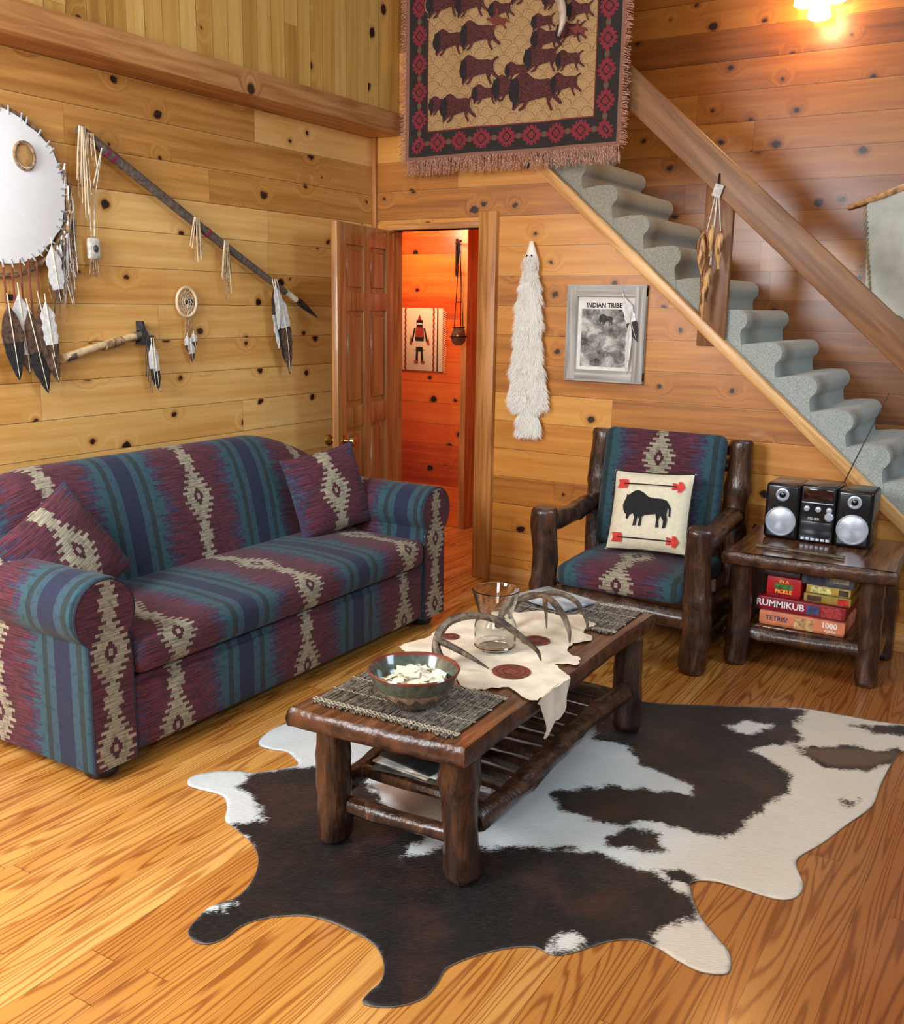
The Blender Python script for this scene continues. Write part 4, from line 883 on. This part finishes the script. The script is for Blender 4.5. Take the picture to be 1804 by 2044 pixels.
mk('hanging_strands',[tube([(t1.x+.025,t1.y-.02+.006*j,t1.z-.01),(t1.x+.02,t1.y-.03+.009*j,t1.z-.10-.02*(j%3)),(t1.x+.018,t1.y-.03+.010*j,t1.z-.20-.025*(j%4))],[.003,.0025,.0015],5) for j in range(7)],M_fth_k,tm,smooth=False)
for i in range(2): mk('feather',feather((t1.x+.032,t1.y-.01+.012*i,t1.z-.02),(t1.x+.032,t1.y+.005+.022*i,t1.z-.25-.02*i),.042,(1,0,0),60+i,.6),[M_fth_w,M_fth_k,M_quill],tm)
# ------------------------------------------------------------ ornament on stair post
oy=WB-.062; ox,oz=BX(2.085),BZ(2.20)
orn=thing('hanging_ornament','cluster of carved wooden fish hanging on cords','ornament',(ox,oy,oz))
mk('tag',mv(bx(-.022,.022,-.002,.002,-.030,.030,.002),T(ox,oy-.004,oz-.05)@R(18,'Y')),M_bone,orn)
mk('hook',tube([(ox,oy+.010,oz+.03),(ox,oy,oz+.01),(ox,oy,oz-.02)],.004,6),M_iron,orn)
def fishmat():
    n=NB('carved_fish',.4); x,y,z=n.obj(); f=n.noise(n.vec(x*60,y*60,z*14),1,3); n.col(n.mix(n.sm(f,.38,.56),(104,58,26),(208,160,100))); return n.mat
M_fish=fishmat()
for i,(dx,z0,z1,r_) in enumerate(((-.050,-.24,-.48,.024),(.036,-.24,-.42,.023),(-.010,-.40,-.58,.019),(-.004,-.21,-.36,.016),(-.022,-.50,-.66,.016))):
    mk('cord',tube([(ox,oy-.004,oz-.02),(ox+dx*.8,oy-.006,oz+z0)],.002,5),M_paper,orn)
    z_=np.linspace(z0,z1,24); mk('carved_fish',tube([(ox+dx+.006*math.sin((q-z0)*16),oy-.016-.006*i,oz+q) for q in z_],[.004,r_*.7,r_,r_,r_*.95,r_*.85,r_*.65,r_*.4,.004,.009],12),M_fish,orn)
def FX(x): return 1.0173*x-.062
def FZ(z): return 1.0173*z-.028
hs=thing('hide_shirt','grey-green suede shirt hanging from a peeled branch','shirt',(FX(2.75),WF,FZ(2.2)))
mk('branch',tube([(FX(2.50),WF-.018,FZ(2.14)),(FX(2.66),WF-.045,FZ(2.19)),(FX(2.9),WF-.04,FZ(2.27)),(FX(3.2),WF-.04,FZ(2.34))],[.012,.016,.018,.018],10,.2,3),plain('peeled_branch',(190,140,90),.5,0,.3,30),hs)
shp=[(FX(2.60),FZ(2.15)),(FX(2.64),FZ(2.20)),(FX(2.80),FZ(2.26)),(FX(3.10),FZ(2.30)),(FX(3.3),FZ(2.15)),(FX(3.25),FZ(1.5)),(FX(2.9),FZ(1.52)),(FX(2.82),FZ(1.58)),(FX(2.74),FZ(1.60)),(FX(2.66),FZ(1.66)),(FX(2.635),FZ(1.70)),(FX(2.62),FZ(1.9))]
v_,f_=sheet(shp,.03); mk('shirt_body',([(a,WF-.04+.008*math.sin(a*22+b*3),b) for a,b in v_],f_),plain('sage_suede',(196,194,180),.9,0,.05,12),hs)
mk('fringe',[tube([(FX(2.60+.004*i),WF-.04,FZ(2.15-.028*i)),(FX(2.585+.005*i),WF-.045,FZ(2.15-.028*i)-.05)],.003,4) for i in range(16)],plain('suede_fringe',(150,130,86),.9,0,.2,12),hs,smooth=False,kind='stuff')
# ------------------------------------------------------------ sconce
lx,lz=FX(2.28),FZ(3.15)
sn=thing('wall_sconce','lit frosted glass wall sconce glowing warm on the plank wall','wall lamp',(lx,WF,lz))
mk('back_plate',mv(lathe([(.001,0),(.06,0),(.055,.012),(.02,.02),(.001,.02)],24),T(lx,WF,lz+.13)@R(90,'X')),M_brass,sn)
M_lit=glow('lit_glass',(255,200,110),26)
for dx,dz in ((-.075,.05),(.075,.055),(0,-.02)):
    mk('arm',tube(crom([(lx,WF-.01,lz+.14),(lx+dx*.5,WF-.06,lz+.18+dz*.3),(lx+dx,WF-.10,lz+dz+.07)],5),.007,8),M_brass,sn)
    mk('shade',lathe([(.012,.075),(.028,.06),(.045,.03),(.055,-.005),(.060,-.035),(.045,-.045),(.02,-.05),(.001,-.052)],24,(lx+dx,WF-.075,lz+dz)),M_lit,sn)
# ------------------------------------------------------------ hall items
hy=1.15
kr=thing('woven_rug','small cream woven wall rug with a standing figure','wall hanging',(-.40,hy,1.37))
x0,x1,z0,z1=-.60,-.205,1.13,1.575
def rugmat():
    n=NB('figure_weave',.95); x,y,z=n.obj(); a=n.ab(x+.0025); zig=n.ab(n.fr(z/.04)-.5)*.02
    c=n.mix(n.noise(n.vec(x*200,y,z*200),1,2),(216,204,174),(242,232,206)); b=n.ab(a+zig*.6-.125)<.008; c=n.mix(b,c,(150,60,40)); c=n.mix(n.ab(a-.155)<.006,c,(96,58,44)); n.col(c); return n.mat
mk('woven_cloth',bx(x0,x1,hy-.010,hy,z0,z1,.002),rugmat(),kr)
kx,kz=-.40,1.34
fig=[( [(-.026,.10),(.026,.10),(.028,.15),(-.028,.15)],0),([(-.022,.118),(.022,.118),(.022,.13),(-.022,.13)],2),([(-.040,.03),(.040,.03),(.032,.10),(-.032,.10)],1),([(-.035,.0),(.035,.0),(.038,.03),(-.038,.03)],0),([(-.045,-.06),(.045,-.06),(.035,.0),(-.035,.0)],2),([(-.03,-.07),(.03,-.07),(.03,-.04),(-.03,-.04)],0),([(-.034,-.14),(-.014,-.14),(-.012,-.06),(-.028,-.06)],0),([(.014,-.14),(.034,-.14),(.028,-.06),(.012,-.06)],0),([(-.07,.0),(-.058,-.005),(-.036,.09),(-.046,.095)],0),([(.07,.0),(.058,-.005),(.036,.09),(.046,.095)],0),([(-.085,-.02),(-.075,.04),(-.065,-.02)],1),([(.085,-.02),(.075,.04),(.065,-.02)],1),([(-.016,.15),(.016,.15),(.0,.19)],1),([(-.045,-.155),(-.012,-.155),(-.012,-.14),(-.045,-.14)],1),([(.012,-.155),(.045,-.155),(.045,-.14),(.012,-.14)],1)]
mk('woven_figure',[prism([(kx+a,kz+b) for a,b in p_],hy-.0115-.0003*i,hy-.0098,lambda a,b,c:(a,c,b))+(m_,) for i,(p_,m_) in enumerate(fig)],[M_ink,plain('rust_yarn',(168,56,40),.9,0,.2,60),M_cream],kr,smooth=False)
mk('fringe',[tube([(x0-.002 if s<0 else x1+.002,hy-.008,z0+.01+i*.0145),((x0-.03) if s<0 else (x1+.03),hy-.01,z0-.005+i*.0145)],.002,4) for i in range(30) for s in (-1,1)],M_cream,kr,smooth=False,kind='stuff')
hb=thing('hanging_lantern','iron bracket with a glass lantern on chains','lantern',(-.10,1.13,1.95))
mk('bracket',[tube([(-.10,1.142,2.05),(-.10,1.142,1.80)],.008,8),tube([(-.10,1.135,2.02),(.0,1.0,2.02),(.05,.95,2.02)],.007,8),tube(crom([(-.10,1.13,1.84),(-.04,1.05,1.86),(0,1.0,1.93),(.01,.99,2.02)],5),.005,8)],M_iron,hb)
mk('chain',[tube([(.04+.0*i,.955,2.015),(.04+dx,.955+dy,1.45)],.003,5) for i,(dx,dy) in enumerate(((-.035,0),(.035,0),(0,.03)))]+[tube([(.04+r_*math.cos(t),.955+r_*math.sin(t),1.62) for t in np.linspace(0,6.28,13)],.003,5) for r_ in (.02,)],M_iron,hb,smooth=False)
mk('lantern_glass',lathe([(.02,0),(.045,.02),(.055,.06),(.045,.10),(.03,.12),(.028,.12),(.04,.10),(.05,.06),(.04,.022),(.01,.004)],20,(.04,.955,1.33)),plain('smoky_glass',(110,80,50),.1,0,.2,20),hb)
mk('lantern_frame',[tube([(.04+.057*math.cos(t),.955+.057*math.sin(t),1.39) for t in np.linspace(0,6.283,25)],.004,6),tube([(.04+.04*math.cos(t),.955+.04*math.sin(t),1.45) for t in np.linspace(0,6.283,25)],.004,6)],M_iron,hb)
# ------------------------------------------------------------ lights
def area(loc,tgt,size,pw,c,sy=None):
    l=bpy.data.lights.new('area','AREA'); l.energy=pw; l.color=c; l.size=size
    if sy: l.shape='RECTANGLE'; l.size_y=sy
    o=bpy.data.objects.new('unseen_area_light',l); COL.objects.link(o); o.location=loc
    o.rotation_euler=(Vector(tgt)-Vector(loc)).to_track_quat('-Z','Y').to_euler(); return o
def point(loc,pw,c,r=.05):
    l=bpy.data.lights.new('pt','POINT'); l.energy=pw; l.color=c; l.shadow_soft_size=r
    o=bpy.data.objects.new('lamp_light',l); COL.objects.link(o); o.location=loc
area((.9,-5.1,2.3),(.8,-2.6,.7),1.1,165,(.92,.96,1),1.4)
area((3.6,-6.6,2.6),(1.9,-1.0,.9),1.2,74,(1,.97,.93),1.2)
area((5.2,-1.4,3.0),(2.4,-1.4,.3),1.2,62,(.66,.83,1))  # unseen cool daylight from the right, added to tint steps and hide
area((2.2,-2.6,4.8),(2.0,-2.0,0),2.0,34,(.98,.95,.90))  # unseen overhead soft fill, added without any fixture
point((lx,WF-.30,lz-.02),13,(1,.62,.30),.07)
point((-.25,.65,2.15),34,(1,.72,.44),.12)
w=bpy.data.worlds.new('world'); scene.world=w; w.use_nodes=True; bg=w.node_tree.nodes['Background']; bg.inputs[0].default_value=(.93,.94,.95,1); bg.inputs[1].default_value=.14
scene.view_settings.view_transform='Standard'
for o in list(bpy.data.objects):
    if 'base' in o: del o['base']
